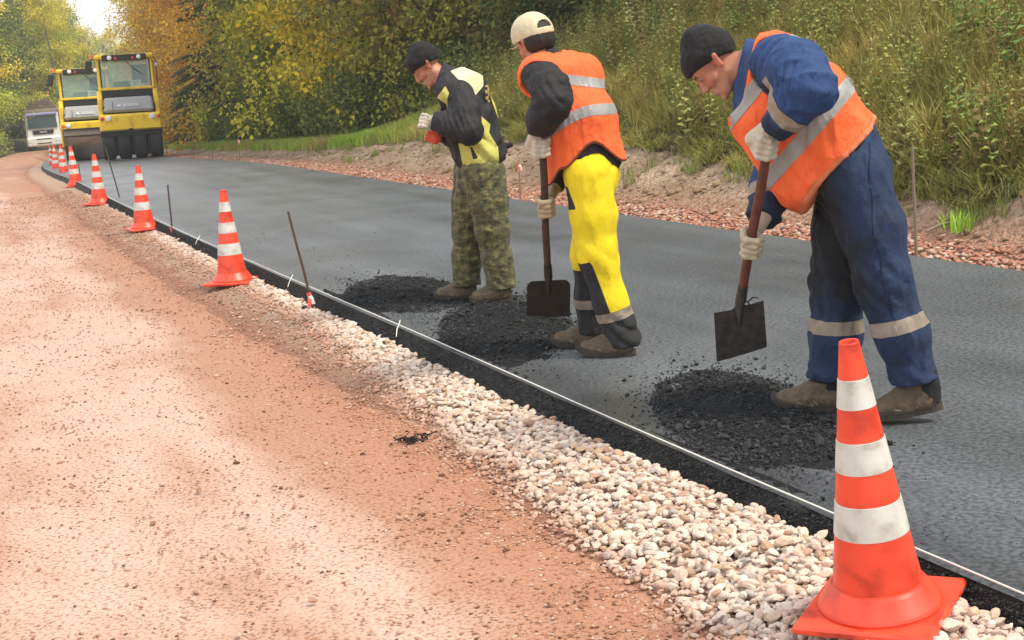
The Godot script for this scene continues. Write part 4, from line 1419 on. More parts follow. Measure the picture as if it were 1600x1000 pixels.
	vest.cuts = [
		func(p: Vector3) -> float: return (p - Vector3(0.106, 1.166, 0)).dot(ax) - 0.02 * sin(p.z * 11.0 + p.y * 9.0),
		func(p: Vector3) -> float: return (p - Vector3(-0.350, 1.46, 0)).dot(Vector3(-0.97, 0.236, 0)) - 0.11 * smooth(1.32, 1.15, p.y),
		func(p: Vector3) -> float: return 0.128 - (p - Vector3(-0.238, 1.43, 0.255)).length(),
		func(p: Vector3) -> float: return 0.128 - (p - Vector3(-0.27, 1.41, -0.255)).length(),
		func(p: Vector3) -> float: return 0.10 - ((p - Vector3(-0.37, 1.44, 0)) - Vector3(-0.94, 0.33, 0) * (p - Vector3(-0.37, 1.44, 0)).dot(Vector3(-0.94, 0.33, 0))).length(),
		func(p: Vector3) -> float: return minf(0.055 * smooth(1.10, 1.30, p.y) - absf(p.z - 0.03), 0.4 - (p - Vector3(-0.55, 1.2, 0)).length())]
	var vs := skin(vest, 0.0085)
	var b1 := vs.split(func(p: Vector3) -> float: return absf(p.dot(ax) + 0.905) - 0.030)
	var b2: Array = b1[1].split(func(p: Vector3) -> float: return maxf(absf((p - Vector3(-0.335, 1.35, 0)).dot(ax)) - 0.029, -0.02 - p.z + 0.0 * p.x) if p.z > 0.0 else 1.0)
	var b3: Array = b2[1].split(func(p: Vector3) -> float: return 0.014 - ((p - Vector3(0.106, 1.166, 0)).dot(ax) + 0.028) if false else -0.020 - (p - Vector3(0.106, 1.166, 0)).dot(ax) + 0.02 * sin(p.z * 11.0 + p.y * 9.0))
	var ov := wear(b3[1].paint(plain), "vest", orange, man)
	wear(b1[0].puff(0.002).paint(plain), "reflective_band", greyband, ov)
	wear(b2[0].puff(0.002).paint(plain), "reflective_band", greyband, ov)
	wear(b3[0].puff(0.0025).paint(plain), "hem_binding", cloth("vest_binding", lin(0.75, 0.22, 0.10), 0.8), ov)
	# shovel and hands
	var t0 := Vector3(-0.283, 1.198, 0.290)
	var t1 := Vector3(-0.446, 0.496, 0.0)
	var sd := (t1 - t0).normalized()
	var hN := t0.lerp(t1, 0.095)
	var hF := t0.lerp(t1, 0.665)
	wear(fist(hN, -sd, wrN + Vector3(0.0, 0.012, 0.0), Vector3(0.9, 0, -0.45), Vector3.BACK).paint(plain), "glove", beige, man)
	wear(fist(hF, -sd, wrF + Vector3(0.0, 0.012, 0.0), Vector3(-0.85, 0, 0.5), Vector3.BACK).paint(func(p: Vector3) -> Color: return Color(0.85, 0.80, 0.72)), "glove", beige, man)
	shoe(man, Vector3(0.322, 0.048, 0.095), Vector3(0.045, 0.004, 0.120), leather, sole, 0.30)
	shoe(man, Vector3(-0.055, 0.0, -0.070), Vector3(-0.345, 0.0, -0.150), leather, sole, 0.30)
	var sock := cloth("dark_sock", lin(0.015, 0.014, 0.016), 0.95)
	put(tube_mesh([Vector3(0.25, 0.20, 0.103), Vector3(0.268, 0.13, 0.100), Vector3(0.272, 0.085, 0.099)], [0.058, 0.055, 0.050], 18), "sock", sock, man)
	put(tube_mesh([Vector3(-0.118, 0.18, -0.100), Vector3(-0.112, 0.10, -0.09), Vector3(-0.108, 0.06, -0.087)], [0.058, 0.054, 0.050], 18), "sock", sock, man)
	var iron := mat("shovel_steel", Color.WHITE, 0.55, 0.35)
	worldmap(iron, 2.0, tex(noise(311, 0.02, 5), 512, ramp([[0.0, lin(0.018, 0.017, 0.016)], [0.5, lin(0.038, 0.036, 0.034)], [1.0, lin(0.075, 0.065, 0.055)]])), null, 0.0, true)
	iron.roughness_texture = tex(noise(312, 0.02, 4), 256, greys(0.7, 1.0))
	var wood := mat("red_brown_wood", Color.WHITE, 0.6)
	worldmap(wood, 3.0, tex(noise(313, 0.03, 4), 256, ramp([[0.0, lin(0.055, 0.014, 0.008)], [0.6, lin(0.13, 0.036, 0.018)], [1.0, lin(0.20, 0.065, 0.035)]])), null, 0.0, true)
	var sv := tag(base("shovel", Vector3(3.359, 0.0, -4.611), deg_to_rad(-36.07)), "square-bladed shovel with red-brown handle held by the man in blue", "shovel", "shovels in the workers' hands") as Node3D
	shovel("", sv, t0, t1, [Vector3(-0.556, 0.451, 0.02), Vector3(-0.357, 0.489, -0.015), Vector3(-0.354, 0.287, -0.055), Vector3(-0.559, 0.239, -0.02)], false, iron, wood)
	put(tube_mesh([t1 + Vector3(0.015, 0.0, 0.018), t1 + Vector3(0.03, -0.005, 0.025), t1 + Vector3(0.05, 0.012, 0.02), t1 + Vector3(0.075, 0.008, 0.02)], [0.003, 0.003, 0.003, 0.002], 6), "wire_tie", mat("char", lin(0.012, 0.010, 0.009), 0.9), sv)
	put(tube_mesh([t1 + Vector3(0.03, -0.005, 0.025), t1 + Vector3(0.04, -0.035, 0.02), t1 + Vector3(0.055, -0.05, 0.02)], [0.003, 0.003, 0.003], 6), "wire_tie", mats["char"], sv)

	worker_two(orange, greyband, dustband, beige, leather, sole)
	worker_one(leather, sole)

# ================= the man in yellow trousers, seen from behind
func worker_two(orange: Material, greyband: Material, dustband: Material, beige: Material, leather: Material, sole: Material) -> void:
	var f := Vector3(-0.62, -0.30, -0.72)
	var u := Vector3(-0.26, 0.93, -0.16)
	var hc := Vector3(-0.262, 1.605, -0.01)
	var flesh := head(hc, f, u, Vector3(-0.205, 1.46, -0.0), 0.068)
	var w := Vector3(-0.66, 0.03, 0.75).normalized()   # towards his left
	var hipN := Vector3(-0.045, 0.935, 0.080)
	var hipF := Vector3(0.000, 0.930, -0.085)
	var kneeN := Vector3(-0.020, 0.525, 0.095)
	var kneeF := Vector3(-0.068, 0.500, -0.115)
	var ankN := Vector3(0.080, 0.080, 0.095)
	var ankF := Vector3(-0.070, 0.080, -0.155)
	var tr := Field.new()
	tr.k = 0.05
	tr.bone(Vector3(-0.018, 1.07, -0.01), Vector3(-0.012, 0.94, 0), 0.108, 0.118, w, 1.14)
	tr.chain([hipN, hipN.lerp(kneeN, 0.5) + Vector3(0.004, 0, 0), kneeN, kneeN.lerp(ankN, 0.55) + Vector3(-0.008, 0, 0), ankN], [0.118, 0.108, 0.092, 0.082, 0.086])
	tr.chain([hipF, hipF.lerp(kneeF, 0.5), kneeF, kneeF.lerp(ankF, 0.55), ankF], [0.108, 0.100, 0.086, 0.078, 0.076])
	folds(tr, 321, 9.0, 0.006, Vector3(1.0, 0.22, 1.0))
	tr.creases = [[kneeN, Vector3(0.45, 0.87, 0), 9.0, 0.006, 0.17], [ankN + Vector3(0, 0.05, 0), Vector3(0.35, 0.92, 0), 13.0, 0.011, 0.16], [Vector3(0.05, 0.86, 0.05), Vector3(-0.5, 0.85, 0), 7.0, 0.006, 0.18]]
	tr.cuts = [func(p: Vector3) -> float: return 0.045 - p.y if p.z > -0.02 else 0.075 - p.y]
	var hem := func(x: float) -> float:
		if x < -0.17: return lerpf(0.885, 0.975, smooth(-0.25, -0.17, x))
		if x < 0.0: return lerpf(0.975, 1.095, smooth(-0.17, 0.0, x))
		return lerpf(1.095, 0.985, smooth(0.0, 0.15, x))
	var torso := Field.new()
	torso.k = 0.08
	torso.bone(Vector3(-0.148, 1.415, 0.0), Vector3(-0.065, 1.22, 0), 0.112, 0.130, w, 1.32)
	torso.bone(Vector3(-0.065, 1.22, 0), Vector3(-0.02, 1.00, 0), 0.130, 0.134, w, 1.22)
	torso.bone(Vector3(-0.155, 1.44, 0) + w * 0.16, Vector3(-0.135, 1.44, 0) - w * 0.16, 0.080, 0.080)
	folds(torso, 322, 6.0, 0.008)
	torso.cuts = [func(p: Vector3) -> float: return (hem.call(p.x) as float) - 0.05 - p.y]
	var shN := Vector3(-0.232, 1.430, 0.145)
	var elN := Vector3(-0.178, 1.290, 0.275)
	elN = Vector3(-0.180, 1.315, 0.265)
	var wrN := Vector3(-0.272, 1.168, 0.190)
	var slN := Field.new()
	slN.k = 0.05
	slN.chain([shN, shN.lerp(elN, 0.5) + Vector3(0.012, 0.01, 0.01), elN, elN.lerp(wrN, 0.5) + Vector3(-0.012, 0, 0), wrN], [0.090, 0.084, 0.078, 0.070, 0.055])
	folds(slN, 323, 8.0, 0.008, Vector3(0.8, 1.3, 0.8))
	slN.creases = [[elN + Vector3(-0.03, 0.0, 0.0), Vector3(0.5, 0.8, 0.2), 19.0, 0.0055, 0.17], [wrN + Vector3(0, 0.05, 0), Vector3(0.2, 0.97, 0), 22.0, 0.006, 0.1]]
	var dN := Vector3(-0.15, -0.95, -0.3).normalized()
	slN.cuts = [func(p: Vector3) -> float: return (p - wrN).dot(dN)]
	var shF := Vector3(-0.06, 1.42, -0.15)
	var elF := Vector3(-0.10, 1.11, -0.25)
	var wrF := Vector3(-0.225, 0.865, -0.115)
	var slF := Field.new()
	slF.k = 0.05
	slF.chain([shF, elF, wrF], [0.09, 0.078, 0.052])
	slF.cuts = [func(p: Vector3) -> float: return (p - wrF).dot((wrF - elF).normalized())]
	var man := person("man in yellow trousers, orange vest and cream cap, seen from behind", Vector3(3.169, 0.0, -6.479), deg_to_rad(-26.06), flesh, [tr, torso, slN, slF])
	eyes(man, hc, f, u)
	# hair at the back, cap
	f = f.normalized()
	var z := f.cross(u).normalized()
	u = z.cross(f).normalized()
	var P := func(x: float, y: float, s: float) -> Vector3: return hc + f * x + u * y + z * s
	var h := Field.new()
	h.k = 0.03
	h.bone(P.call(-0.030, 0.040, 0), P.call(0.020, 0.040, 0), 0.0865, 0.0815)
	h.bone(P.call(-0.035, 0.0, -0.025), P.call(-0.035, 0.0, 0.025), 0.062, 0.062)
	h.fold = noise(325, 90.0, 2)
	h.fold_amp = 0.002
	h.cuts = [func(p: Vector3) -> float:
		var q: Vector3 = p - hc
		var low := -0.052 - 0.02 * q.dot(f) + 0.09 * smooth(-0.03, 0.05, q.dot(f))
		return maxf(low - q.dot(u), q.dot(f) - 0.035)]
	wear(skin(h, 0.0045).paint(plain), "hair", cloth("dark_hair", lin(0.018, 0.014, 0.012), 0.7), man)
	var cap := Field.new()
	cap.k = 0.04
	cap.bone(P.call(-0.030, 0.044, 0), P.call(0.026, 0.046, 0), 0.093, 0.089)
	cap.bone(P.call(-0.01, 0.075, 0), P.call(0.012, 0.078, 0), 0.080, 0.080)
	cap.cuts = [func(p: Vector3) -> float: return 0.026 + 0.10 * (p - hc).dot(f) - (p - hc).dot(u),
		# the half-moon gap over the strap at the back
		func(p: Vector3) -> float:
			var q: Vector3 = p - hc
			if q.dot(f) > -0.03: return -1.0
			var yy := q.dot(u) - 0.047
			return minf(0.046 - Vector2(q.dot(z), yy * 1.25).length(), yy + 0.001)]
	var cream := cloth("cap_cream", lin(0.66, 0.57, 0.38), 0.85)
	var cp := wear(skin(cap, 0.0045).paint(plain), "cap", cream, man)
	var b := Build.new()
	var out := PackedVector2Array()
	for k in 13:
		var a := PI * k / 12.0
		out.append(Vector2(0.078 * cos(a), 0.075 + 0.062 * sin(a)))
	for k in 7:
		var a := PI * (6 - k) / 6.0
		out.append(Vector2(-0.07 * cos(PI - a), 0.045 + 0.03 * sin(a)))
	b.plate(out, 0.004, P.call(0, 0.030, 0), Basis(z, f, -u), func(q: Vector3) -> Vector3: return q + Vector3(0, 0, 2.2 * q.x * q.x))
	put(b.mesh(), "visor", cream, cp)
	# trousers: yellow, with black shins, knee patch and thigh pad
	var yellow := cloth("yellow_trousers", lin(0.86, 0.66, 0.010), 0.85, 0.6)
	var black := cloth("black_panels", lin(0.022, 0.022, 0.024), 0.85)
	var legs := skin(tr, 0.0085)
	var s1 := legs.split(func(p: Vector3) -> float:
		if p.z < -0.02: return absf(p.y - 0.245) - 0.024
		return absf((p - Vector3(0.06, 0.222, 0)).dot(Vector3(-0.22, 0.975, 0))) - 0.025)
	var s2: Array = s1[1].split(func(p: Vector3) -> float:
		if p.z < -0.02: return p.y - 0.43
		var below := (p - Vector3(0.06, 0.222, 0)).dot(Vector3(-0.22, 0.975, 0))
		var g := below # everything under the band
		var patch := box_sd(Vector2(p.x, p.y), PackedVector2Array([Vector2(-0.20, 0.475), Vector2(-0.062, 0.505), Vector2(-0.050, 0.49), Vector2(0.030, 0.222), Vector2(-0.20, 0.20)]))
		return minf(minf(g, patch), box_sd(Vector2(p.x, p.y), PackedVector2Array([Vector2(-0.30, 0.885), Vector2(-0.148, 0.885), Vector2(-0.112, 0.775), Vector2(-0.30, 0.735)]))))
	var ym := wear(s2[1].paint(func(p: Vector3) -> Color: return Color.WHITE), "trousers", yellow, man)
	var s3: Array = s2[0].split(func(p: Vector3) -> float: return p.z + 0.02)
	var s4: Array = s3[1].split(func(p: Vector3) -> float: return 0.62 - p.y)
	var s5: Array = s4[1].split(func(p: Vector3) -> float: return (p - Vector3(0.06, 0.222, 0)).dot(Vector3(-0.22, 0.975, 0)))
	for q in [s3[0], s4[0], s5[0], s5[1]]: wear(q.paint(plain), "black_panel", black, ym)
	wear(s1[0].puff(0.002).paint(plain), "reflective_band", dustband, ym)
	var jet := cloth("black_jacket", lin(0.013, 0.012, 0.014), 0.8)
	var jk := wear(skin(torso, 0.010).paint(plain), "jacket", jet, man)
	var col := Field.new()
	col.k = 0.02
	col.bone(Vector3(-0.19, 1.475, 0), Vector3(-0.205, 1.512, -0.005), 0.078, 0.076)
	wear(skin(col, 0.007).paint(plain), "collar", jet, jk)
	wear(skin(slN, 0.008).paint(plain), "sleeve", jet, man)
	wear(skin(slF, 0.009).paint(plain), "sleeve", jet, man)
	var vest := Field.new()
	vest.k = 0.08
	vest.bone(Vector3(-0.152, 1.415, 0.0), Vector3(-0.065, 1.22, 0), 0.124, 0.144, w, 1.30)
	vest.bone(Vector3(-0.065, 1.22, 0), Vector3(-0.008, 0.95, 0), 0.146, 0.152, w, 1.20)
	vest.bone(Vector3(-0.155, 1.44, 0) + w * 0.145, Vector3(-0.130, 1.44, 0) - w * 0.16, 0.100, 0.096)
	vest.bone(Vector3(-0.16, 1.15, 0.02), Vector3(-0.165, 0.93, 0.02), 0.085, 0.090)
	folds(vest, 324, 4.5, 0.011, Vector3(1.3, 0.45, 1.3))
	vest.cuts = [
		func(p: Vector3) -> float: return (hem.call(p.x) as float) - p.y,
		func(p: Vector3) -> float: return (0.118 if p.y > 1.40 else 0.118 * smooth(1.22, 1.40, p.y)) - (p - Vector3(-0.262, 1.405, 0.215)).length(),
		func(p: Vector3) -> float: return 0.098 - Vector2(p.x + 0.215, p.z + 0.02).length() if p.y > 1.44 else -1.0]
	var vs := skin(vest, 0.0085)
	var up := Vector3(-0.28, 0.96, -0.02)
	var b1 := vs.split(func(p: Vector3) -> float: return absf(p.y - 0.25 * (p.x + 0.02) - 1.222 - 0.035 * sin(clampf((p.x + 0.20) / 0.3, 0, 1) * PI)) - 0.027)
	var b2: Array = b1[1].split(func(p: Vector3) -> float: return absf(p.y + 0.22 * (p.x + 0.1) - 1.415) - 0.024 if p.x > -0.16 else 1.0)
	var b3: Array = b2[1].split(func(p: Vector3) -> float: return p.y - (hem.call(p.x) as float) - 0.012)
	var ov := wear(b3[1].paint(plain), "vest", orange, man)
	wear(b1[0].puff(0.002).paint(plain), "reflective_band", greyband, ov)
	wear(b2[0].puff(0.002).paint(plain), "reflective_band", greyband, ov)
	wear(b3[0].puff(0.002).paint(plain), "hem_binding", cloth("vest_binding_dark", lin(0.25, 0.06, 0.03), 0.8), ov)
	var t0 := Vector3(-0.258, 1.185, 0.175)
	var t1 := Vector3(-0.283, 0.415, -0.01)
	var sd := (t1 - t0).normalized()
	wear(fist(t0.lerp(t1, 0.115), -sd, wrN + Vector3(0, 0.012, 0), Vector3(0.9, 0, -0.45), Vector3.BACK).paint(plain), "glove", beige, man)
	wear(fist(t0.lerp(t1, 0.52), -sd, wrF + Vector3(0.01, 0.012, 0), Vector3(-0.8, 0, 0.5), Vector3.BACK).paint(func(p: Vector3) -> Color: return Color(0.72, 0.60, 0.48)), "glove", beige, man)
	shoe(man, Vector3(0.135, 0.0, 0.125), Vector3(-0.155, 0.0, 0.060), leather, sole, 0.30)
	shoe(man, Vector3(-0.02, 0.0, -0.145), Vector3(-0.30, 0.0, -0.235), leather, sole, 0.29)
	var wood := mat("dark_brown_wood", Color.WHITE, 0.6)
	worldmap(wood, 3.0, tex(noise(326, 0.03, 4), 256, ramp([[0.0, lin(0.016, 0.007, 0.005)], [0.6, lin(0.045, 0.018, 0.012)], [1.0, lin(0.09, 0.035, 0.022)]])), null, 0.0, true)
	var rust := mat("brown_black_steel", Color.WHITE, 0.6, 0.2)
	worldmap(rust, 2.5, tex(noise(327, 0.02, 4), 256, ramp([[0.0, lin(0.005, 0.003, 0.002)], [0.6, lin(0.012, 0.006, 0.004)], [1.0, lin(0.035, 0.016, 0.009)]])), null, 0.0, true)
	var sv := tag(base("shovel", Vector3(3.169, 0.0, -6.479), deg_to_rad(-26.06)), "dark shovel with a rounded-shoulder blade held by the man in yellow trousers", "shovel", "shovels in the workers' hands") as Node3D
	shovel("", sv, t0, t1, [Vector3(-0.396, 0.402, 0.0), Vector3(-0.170, 0.396, 0.0), Vector3(-0.186, 0.197, -0.04), Vector3(-0.410, 0.217, -0.04)], true, rust, wood)

# ================= the man in camouflage trousers, hands before his chest
func worker_one(leather: Material, sole: Material) -> void:
	var f := Vector3(-0.74, -0.66, 0.0)
	var u := Vector3(-0.66, 0.76, 0.0)
	var hc := Vector3(-0.192, 1.548, 0.0)
	var flesh := head(hc, f, u, Vector3(-0.06, 1.42, 0.0), 0.066)
	var w := Vector3(-0.36, 0.0, 0.93).normalized()
	var hipN := Vector3(0.115, 0.835, 0.080)
	var hipF := Vector3(0.050, 0.835, -0.085)
	var kneeN := Vector3(0.140, 0.480, 0.095)
	var kneeF := Vector3(-0.020, 0.470, -0.105)
	var ankN := Vector3(0.172, 0.085, 0.100)
	var ankF := Vector3(-0.060, 0.085, -0.115)
	var tr := Field.new()
	tr.k = 0.05
	tr.bone(Vector3(0.085, 0.97, 0), Vector3(0.088, 0.85, 0), 0.130, 0.138, w, 1.18)
	tr.chain([hipN, hipN.lerp(kneeN, 0.5), kneeN, kneeN.lerp(ankN, 0.5), ankN], [0.132, 0.118, 0.098, 0.088, 0.090])
	tr.chain([hipF, hipF.lerp(kneeF, 0.5), kneeF, kneeF.lerp(ankF, 0.5), ankF], [0.128, 0.112, 0.097, 0.088, 0.090])
	folds(tr, 341, 8.0, 0.012, Vector3(1.0, 0.3, 1.0))
	tr.creases = [[kneeN, Vector3(-0.3, 0.9, 0), 12.0, 0.009, 0.17], [kneeF, Vector3(0.3, 0.9, 0), 12.0, 0.009, 0.17], [ankN, Vector3(0.2, 0.9, 0), 14.0, 0.010, 0.13], [ankF, Vector3(0.2, 0.9, 0), 14.0, 0.009, 0.13]]
	tr.cuts = [func(p: Vector3) -> float: return 0.088 - p.y if p.z > 0.0 else 0.092 - p.y]
	var torso := Field.new()
	torso.k = 0.08
	torso.bone(Vector3(0.020, 1.375, 0), Vector3(0.045, 1.20, 0), 0.128, 0.158, w, 1.22)
	torso.bone(Vector3(0.045, 1.20, 0), Vector3(0.085, 0.95, 0), 0.160, 0.150, w, 1.15)
	torso.bone(Vector3(0.0, 1.385, 0) + w * 0.15, Vector3(0.03, 1.385, 0) - w * 0.15, 0.088, 0.088)
	torso.bone(Vector3(0.12, 1.0, 0.06), Vector3(0.14, 0.96, 0.04), 0.11, 0.11)
	folds(torso, 342, 4.5, 0.016, Vector3(1.0, 0.8, 1.0))
	torso.creases = [[Vector3(0.14, 1.0, 0.1), Vector3(0.5, 0.85, 0), 9.0, 0.012, 0.2]]
	torso.cuts = [func(p: Vector3) -> float: return 0.845 + 0.24 * (p.x - 0.04) - p.y + 0.01 * sin(p.x * 30.0)]
	var shN := Vector3(-0.005, 1.355, 0.155)
	var elN := Vector3(0.040, 1.125, 0.275)
	var wrN := Vector3(-0.180, 1.205, 0.190)
	var slN := Field.new()
	slN.k = 0.05
	slN.chain([shN, shN.lerp(elN, 0.5) + Vector3(0.012, 0, 0.01), elN, elN.lerp(wrN, 0.5), wrN], [0.092, 0.085, 0.077, 0.072, 0.058])
	folds(slN, 343, 8.0, 0.008, Vector3(1.2, 0.8, 1.0))
	slN.creases = [[elN + Vector3(-0.06, 0.04, 0), Vector3(0.8, 0.5, 0), 20.0, 0.0055, 0.16]]
	slN.cuts = [func(p: Vector3) -> float: return (p - wrN).dot(Vector3(-0.93, 0.3, -0.2).normalized())]
	var shF := Vector3(-0.03, 1.36, -0.165)
	var elF := Vector3(-0.06, 1.09, -0.20)
	var wrF := Vector3(-0.175, 1.13, -0.02)
	var slF := Field.new()
	slF.k = 0.05
	slF.chain([shF, elF, wrF], [0.092, 0.08, 0.058])
	slF.cuts = [func(p: Vector3) -> float: return (p - wrF).dot((wrF - elF).normalized())]
	var man := person("man in camouflage trousers, black and lime jacket and black hat, looking down", Vector3(3.263, 0.0, -8.585), deg_to_rad(-20.81), flesh, [tr, torso, slN, slF])
	eyes(man, hc, f, u)
	beanie(hc, f, u, 0.012, man, 0.036, -0.025)
	var camo := cloth("camouflage", Color.WHITE, 0.9)
	var cn := noise(344, 0.018, 4)
	camo.albedo_texture = tex(cn, 512, ramp([[0.0, lin(0.030, 0.036, 0.016)], [0.37, lin(0.105, 0.085, 0.045)], [0.45, lin(0.050, 0.060, 0.022)], [0.53, lin(0.17, 0.155, 0.055)], [0.60, lin(0.085, 0.065, 0.034)], [0.68, lin(0.21, 0.205, 0.075)]], true))
	camo.uv1_scale = Vector3(1.5, 2.2, 1.5)
	var tm := wear(skin(tr, 0.009).paint(plain), "trousers", camo, man)
	var black := cloth("black_jacket_grey", lin(0.014, 0.013, 0.016), 0.75)
	var lime := cloth("lime_panels", lin(0.60, 0.56, 0.13), 0.7)
	var pale := cloth("pale_lime_yoke", lin(0.72, 0.74, 0.42), 0.7)
	var yoke := PackedVector2Array([Vector2(-0.045, 1.50), Vector2(0.00, 1.54), Vector2(0.16, 1.46), Vector2(0.155, 1.395), Vector2(0.095, 1.335), Vector2(0.055, 1.35), Vector2(0.03, 1.41)])
	var low := PackedVector2Array([Vector2(0.072, 1.335), Vector2(0.105, 1.33), Vector2(0.118, 1.215), Vector2(0.178, 1.15), Vector2(0.165, 1.10), Vector2(0.215, 1.005), Vector2(0.215, 0.86), Vector2(0.03, 0.80), Vector2(-0.015, 0.88), Vector2(-0.04, 1.10), Vector2(0.09, 1.11), Vector2(0.10, 1.20)])
	var gusset := PackedVector2Array([Vector2(0.035, 1.035), Vector2(0.055, 1.01), Vector2(0.085, 0.945), Vector2(0.05, 0.94)])
	var strip := PackedVector2Array([Vector2(0.19, 1.37), Vector2(0.28, 1.34), Vector2(0.28, 1.19), Vector2(0.235, 1.175), Vector2(0.205, 1.28)])
	var chest := PackedVector2Array([Vector2(-0.145, 1.345), Vector2(-0.085, 1.415), Vector2(-0.05, 1.33), Vector2(-0.055, 1.23), Vector2(-0.085, 1.235), Vector2(-0.09, 1.30)])
	var js := skin(torso, 0.0085)
	var y1 := js.split(func(p: Vector3) -> float: return box_sd(Vector2(p.x, p.y), yoke))
	var y2: Array = y1[1].split(func(p: Vector3) -> float:
		var q := Vector2(p.x, p.y)
		return minf(maxf(box_sd(q, low), -box_sd(q, gusset)), minf(box_sd(q, strip), box_sd(q, chest))))
	var jk := wear(y2[1].paint(plain), "jacket", black, man)
	wear(y1[0].puff(0.001).paint(plain), "yoke", pale, jk)
	wear(y2[0].puff(0.001).paint(plain), "lime_panel", lime, jk)
	var col := Field.new()
	col.k = 0.03
	col.bone(Vector3(-0.055, 1.435, 0), Vector3(-0.120, 1.472, 0), 0.098, 0.092)
	col.cuts = [func(p: Vector3) -> float: return (p - Vector3(-0.128, 1.478, 0)).dot(Vector3(-0.90, 0.43, 0)), func(p: Vector3) -> float: return 0.076 - (p - Vector3(-0.10, 1.46, 0) - Vector3(-0.87, 0.49, 0) * (p - Vector3(-0.10, 1.46, 0)).dot(Vector3(-0.87, 0.49, 0))).length()]
	folds(col, 346, 12.0, 0.006)
	wear(skin(col, 0.007).paint(plain), "collar", black, jk)
	wear(skin(slN, 0.008).paint(plain), "sleeve", black, man)
	wear(skin(slF, 0.010).paint(plain), "sleeve", black, man)
	# stitched badges: a gold one on the black back panel, a small dark one on the chest
	var gold := cloth("badge_gold", lin(0.50, 0.36, 0.13), 0.7)
	var b := Build.new()
	var dirb := Vector3(0.80, 0.15, 0.58).normalized()
	for q in [[Vector2(-0.012, 0.055), 0.03, 0.012], [Vector2(0.006, 0.036), 0.014, 0.03], [Vector2(-0.014, 0.02), 0.02, 0.022], [Vector2(0.010, 0.006), 0.012, 0.03], [Vector2(-0.004, -0.02), 0.026, 0.020], [Vector2(0.014, -0.040), 0.022, 0.014]]:
		var c0: Vector3 = Vector3(0.176, 1.335, 0.108) + Vector3(-0.58, 0.1, 0.80).normalized() * -q[0].x + Vector3(0.10, 0.98, 0.0) * q[0].y
		b.block(c0, Vector3(q[1], q[2], 0.006), 0.002, Basis(Vector3(0.62, 0.0, -0.78).normalized(), Vector3(0, 1, 0), Vector3(0.78, 0, 0.62)))
	put(b.mesh(), "badge", gold, jk)
	var cream := cloth("glove_cream", lin(0.55, 0.50, 0.40), 0.9)
	wear(fist(Vector3(-0.240, 1.200, 0.175), Vector3(0.35, 0.9, -0.3), wrN + Vector3(0.012, 0, 0), Vector3(-0.5, 0, -0.85), Vector3(-1, 0, 0), 0.012).paint(plain), "glove", cream, man)
	wear(fist(Vector3(-0.195, 1.115, 0.095), Vector3(0.4, 0.9, 0.2), wrF, Vector3(0.4, 0, -0.9), Vector3(-1, 0, 0), 0.014).paint(plain), "glove", cloth("glove_red", lin(0.62, 0.075, 0.035), 0.8), man)
	# knife sheath or tool in the back pocket, dark strap behind the thigh
	put(tube_mesh([Vector3(0.20, 0.985, -0.03), Vector3(0.255, 0.990, -0.04), Vector3(0.315, 1.005, -0.045)], [0.022, 0.024, 0.016], 10), "tool_grip", black, man)
	put(box_mesh(Vector3(0.03, 0.16, 0.07), 0.01, Vector3(0.235, 0.62, -0.02)), "holster", black, man)
	shoe(man, Vector3(0.225, 0.0, 0.120), Vector3(-0.04, 0.0, 0.085), leather, sole, 0.27)
	shoe(man, Vector3(0.005, 0.0, -0.105), Vector3(-0.265, 0.0, -0.150), leather, sole, 0.29)

# ---------------------------------------------------------------- rollers and lorry
func part(t: Node3D, called: String, m: Material, at: Vector3, size: Vector3, bev := 0.02, turn := Vector3.ZERO, taper := Vector2.ONE) -> MeshInstance3D:
	var b := Build.new()
	b.block(Vector3.ZERO, size, bev, Basis.from_euler(turn), taper)
	return put(b.mesh(), called, m, t, at)

func lamp_disc(t: Node3D, called: String, m: Material, at: Vector3, r: float, deep := 0.04) -> MeshInstance3D:
	var b := Build.new()
	b.lathe([Vector2(r * 1.12, 0), Vector2(r * 1.12, deep * 0.7), Vector2(r, deep), Vector2(r * 0.6, deep * 1.25), Vector2(0, deep * 1.35)], 18, Vector3.ZERO, Basis(Vector3.RIGHT, Vector3.BACK, Vector3.DOWN))
	return put(b.mesh(), called, m, t, at)

func wheel(t: Node3D, at: Vector3, r: float, wide: float, tread: bool) -> void:
	var rub := mat("tyre_rubber", lin(0.014, 0.014, 0.015), 0.75)
	var b := Build.new()
	var h := wide / 2
	var B := Basis(Vector3.UP, Vector3.RIGHT, Vector3.FORWARD)
	b.lathe([Vector2(r * 0.55, -h * 0.85), Vector2(r * 0.86, -h), Vector2(r * 0.97, -h * 0.86), Vector2(r, -h * 0.55), Vector2(r * 1.004, 0), Vector2(r, h * 0.55), Vector2(r * 0.97, h * 0.86), Vector2(r * 0.86, h), Vector2(r * 0.55, h * 0.85)], 36, Vector3.ZERO, B)
	var o := put(b.mesh(), "wheel", rub, t, at)
	b = Build.new()
	b.lathe([Vector2(r * 0.2, -h * 0.5), Vector2(r * 0.5, -h * 0.55), Vector2(r * 0.56, -h * 0.84), Vector2(r * 0.56, h * 0.84), Vector2(r * 0.5, h * 0.55), Vector2(r * 0.2, h * 0.5), Vector2(0.0, h * 0.5)], 24, Vector3.ZERO, B)
	put(b.mesh(), "rim", mat("rim_grey", lin(0.25, 0.25, 0.25), 0.6), o)

func lettering(t: Node3D, text: String, at: Vector3, size: float, m: Material, called := "lettering", turn := Vector3.ZERO) -> void:
	var tm := TextMesh.new()
	tm.text = text
	var sf := SystemFont.new()
	sf.font_names = PackedStringArray(["Droid Sans"])
	sf.font_weight = 700
	tm.font = sf
	tm.font_size = 64
	tm.pixel_size = size / 64.0
	tm.depth = 0.012
	var o := put(tm, called, m, t, at)
	o.rotation = turn

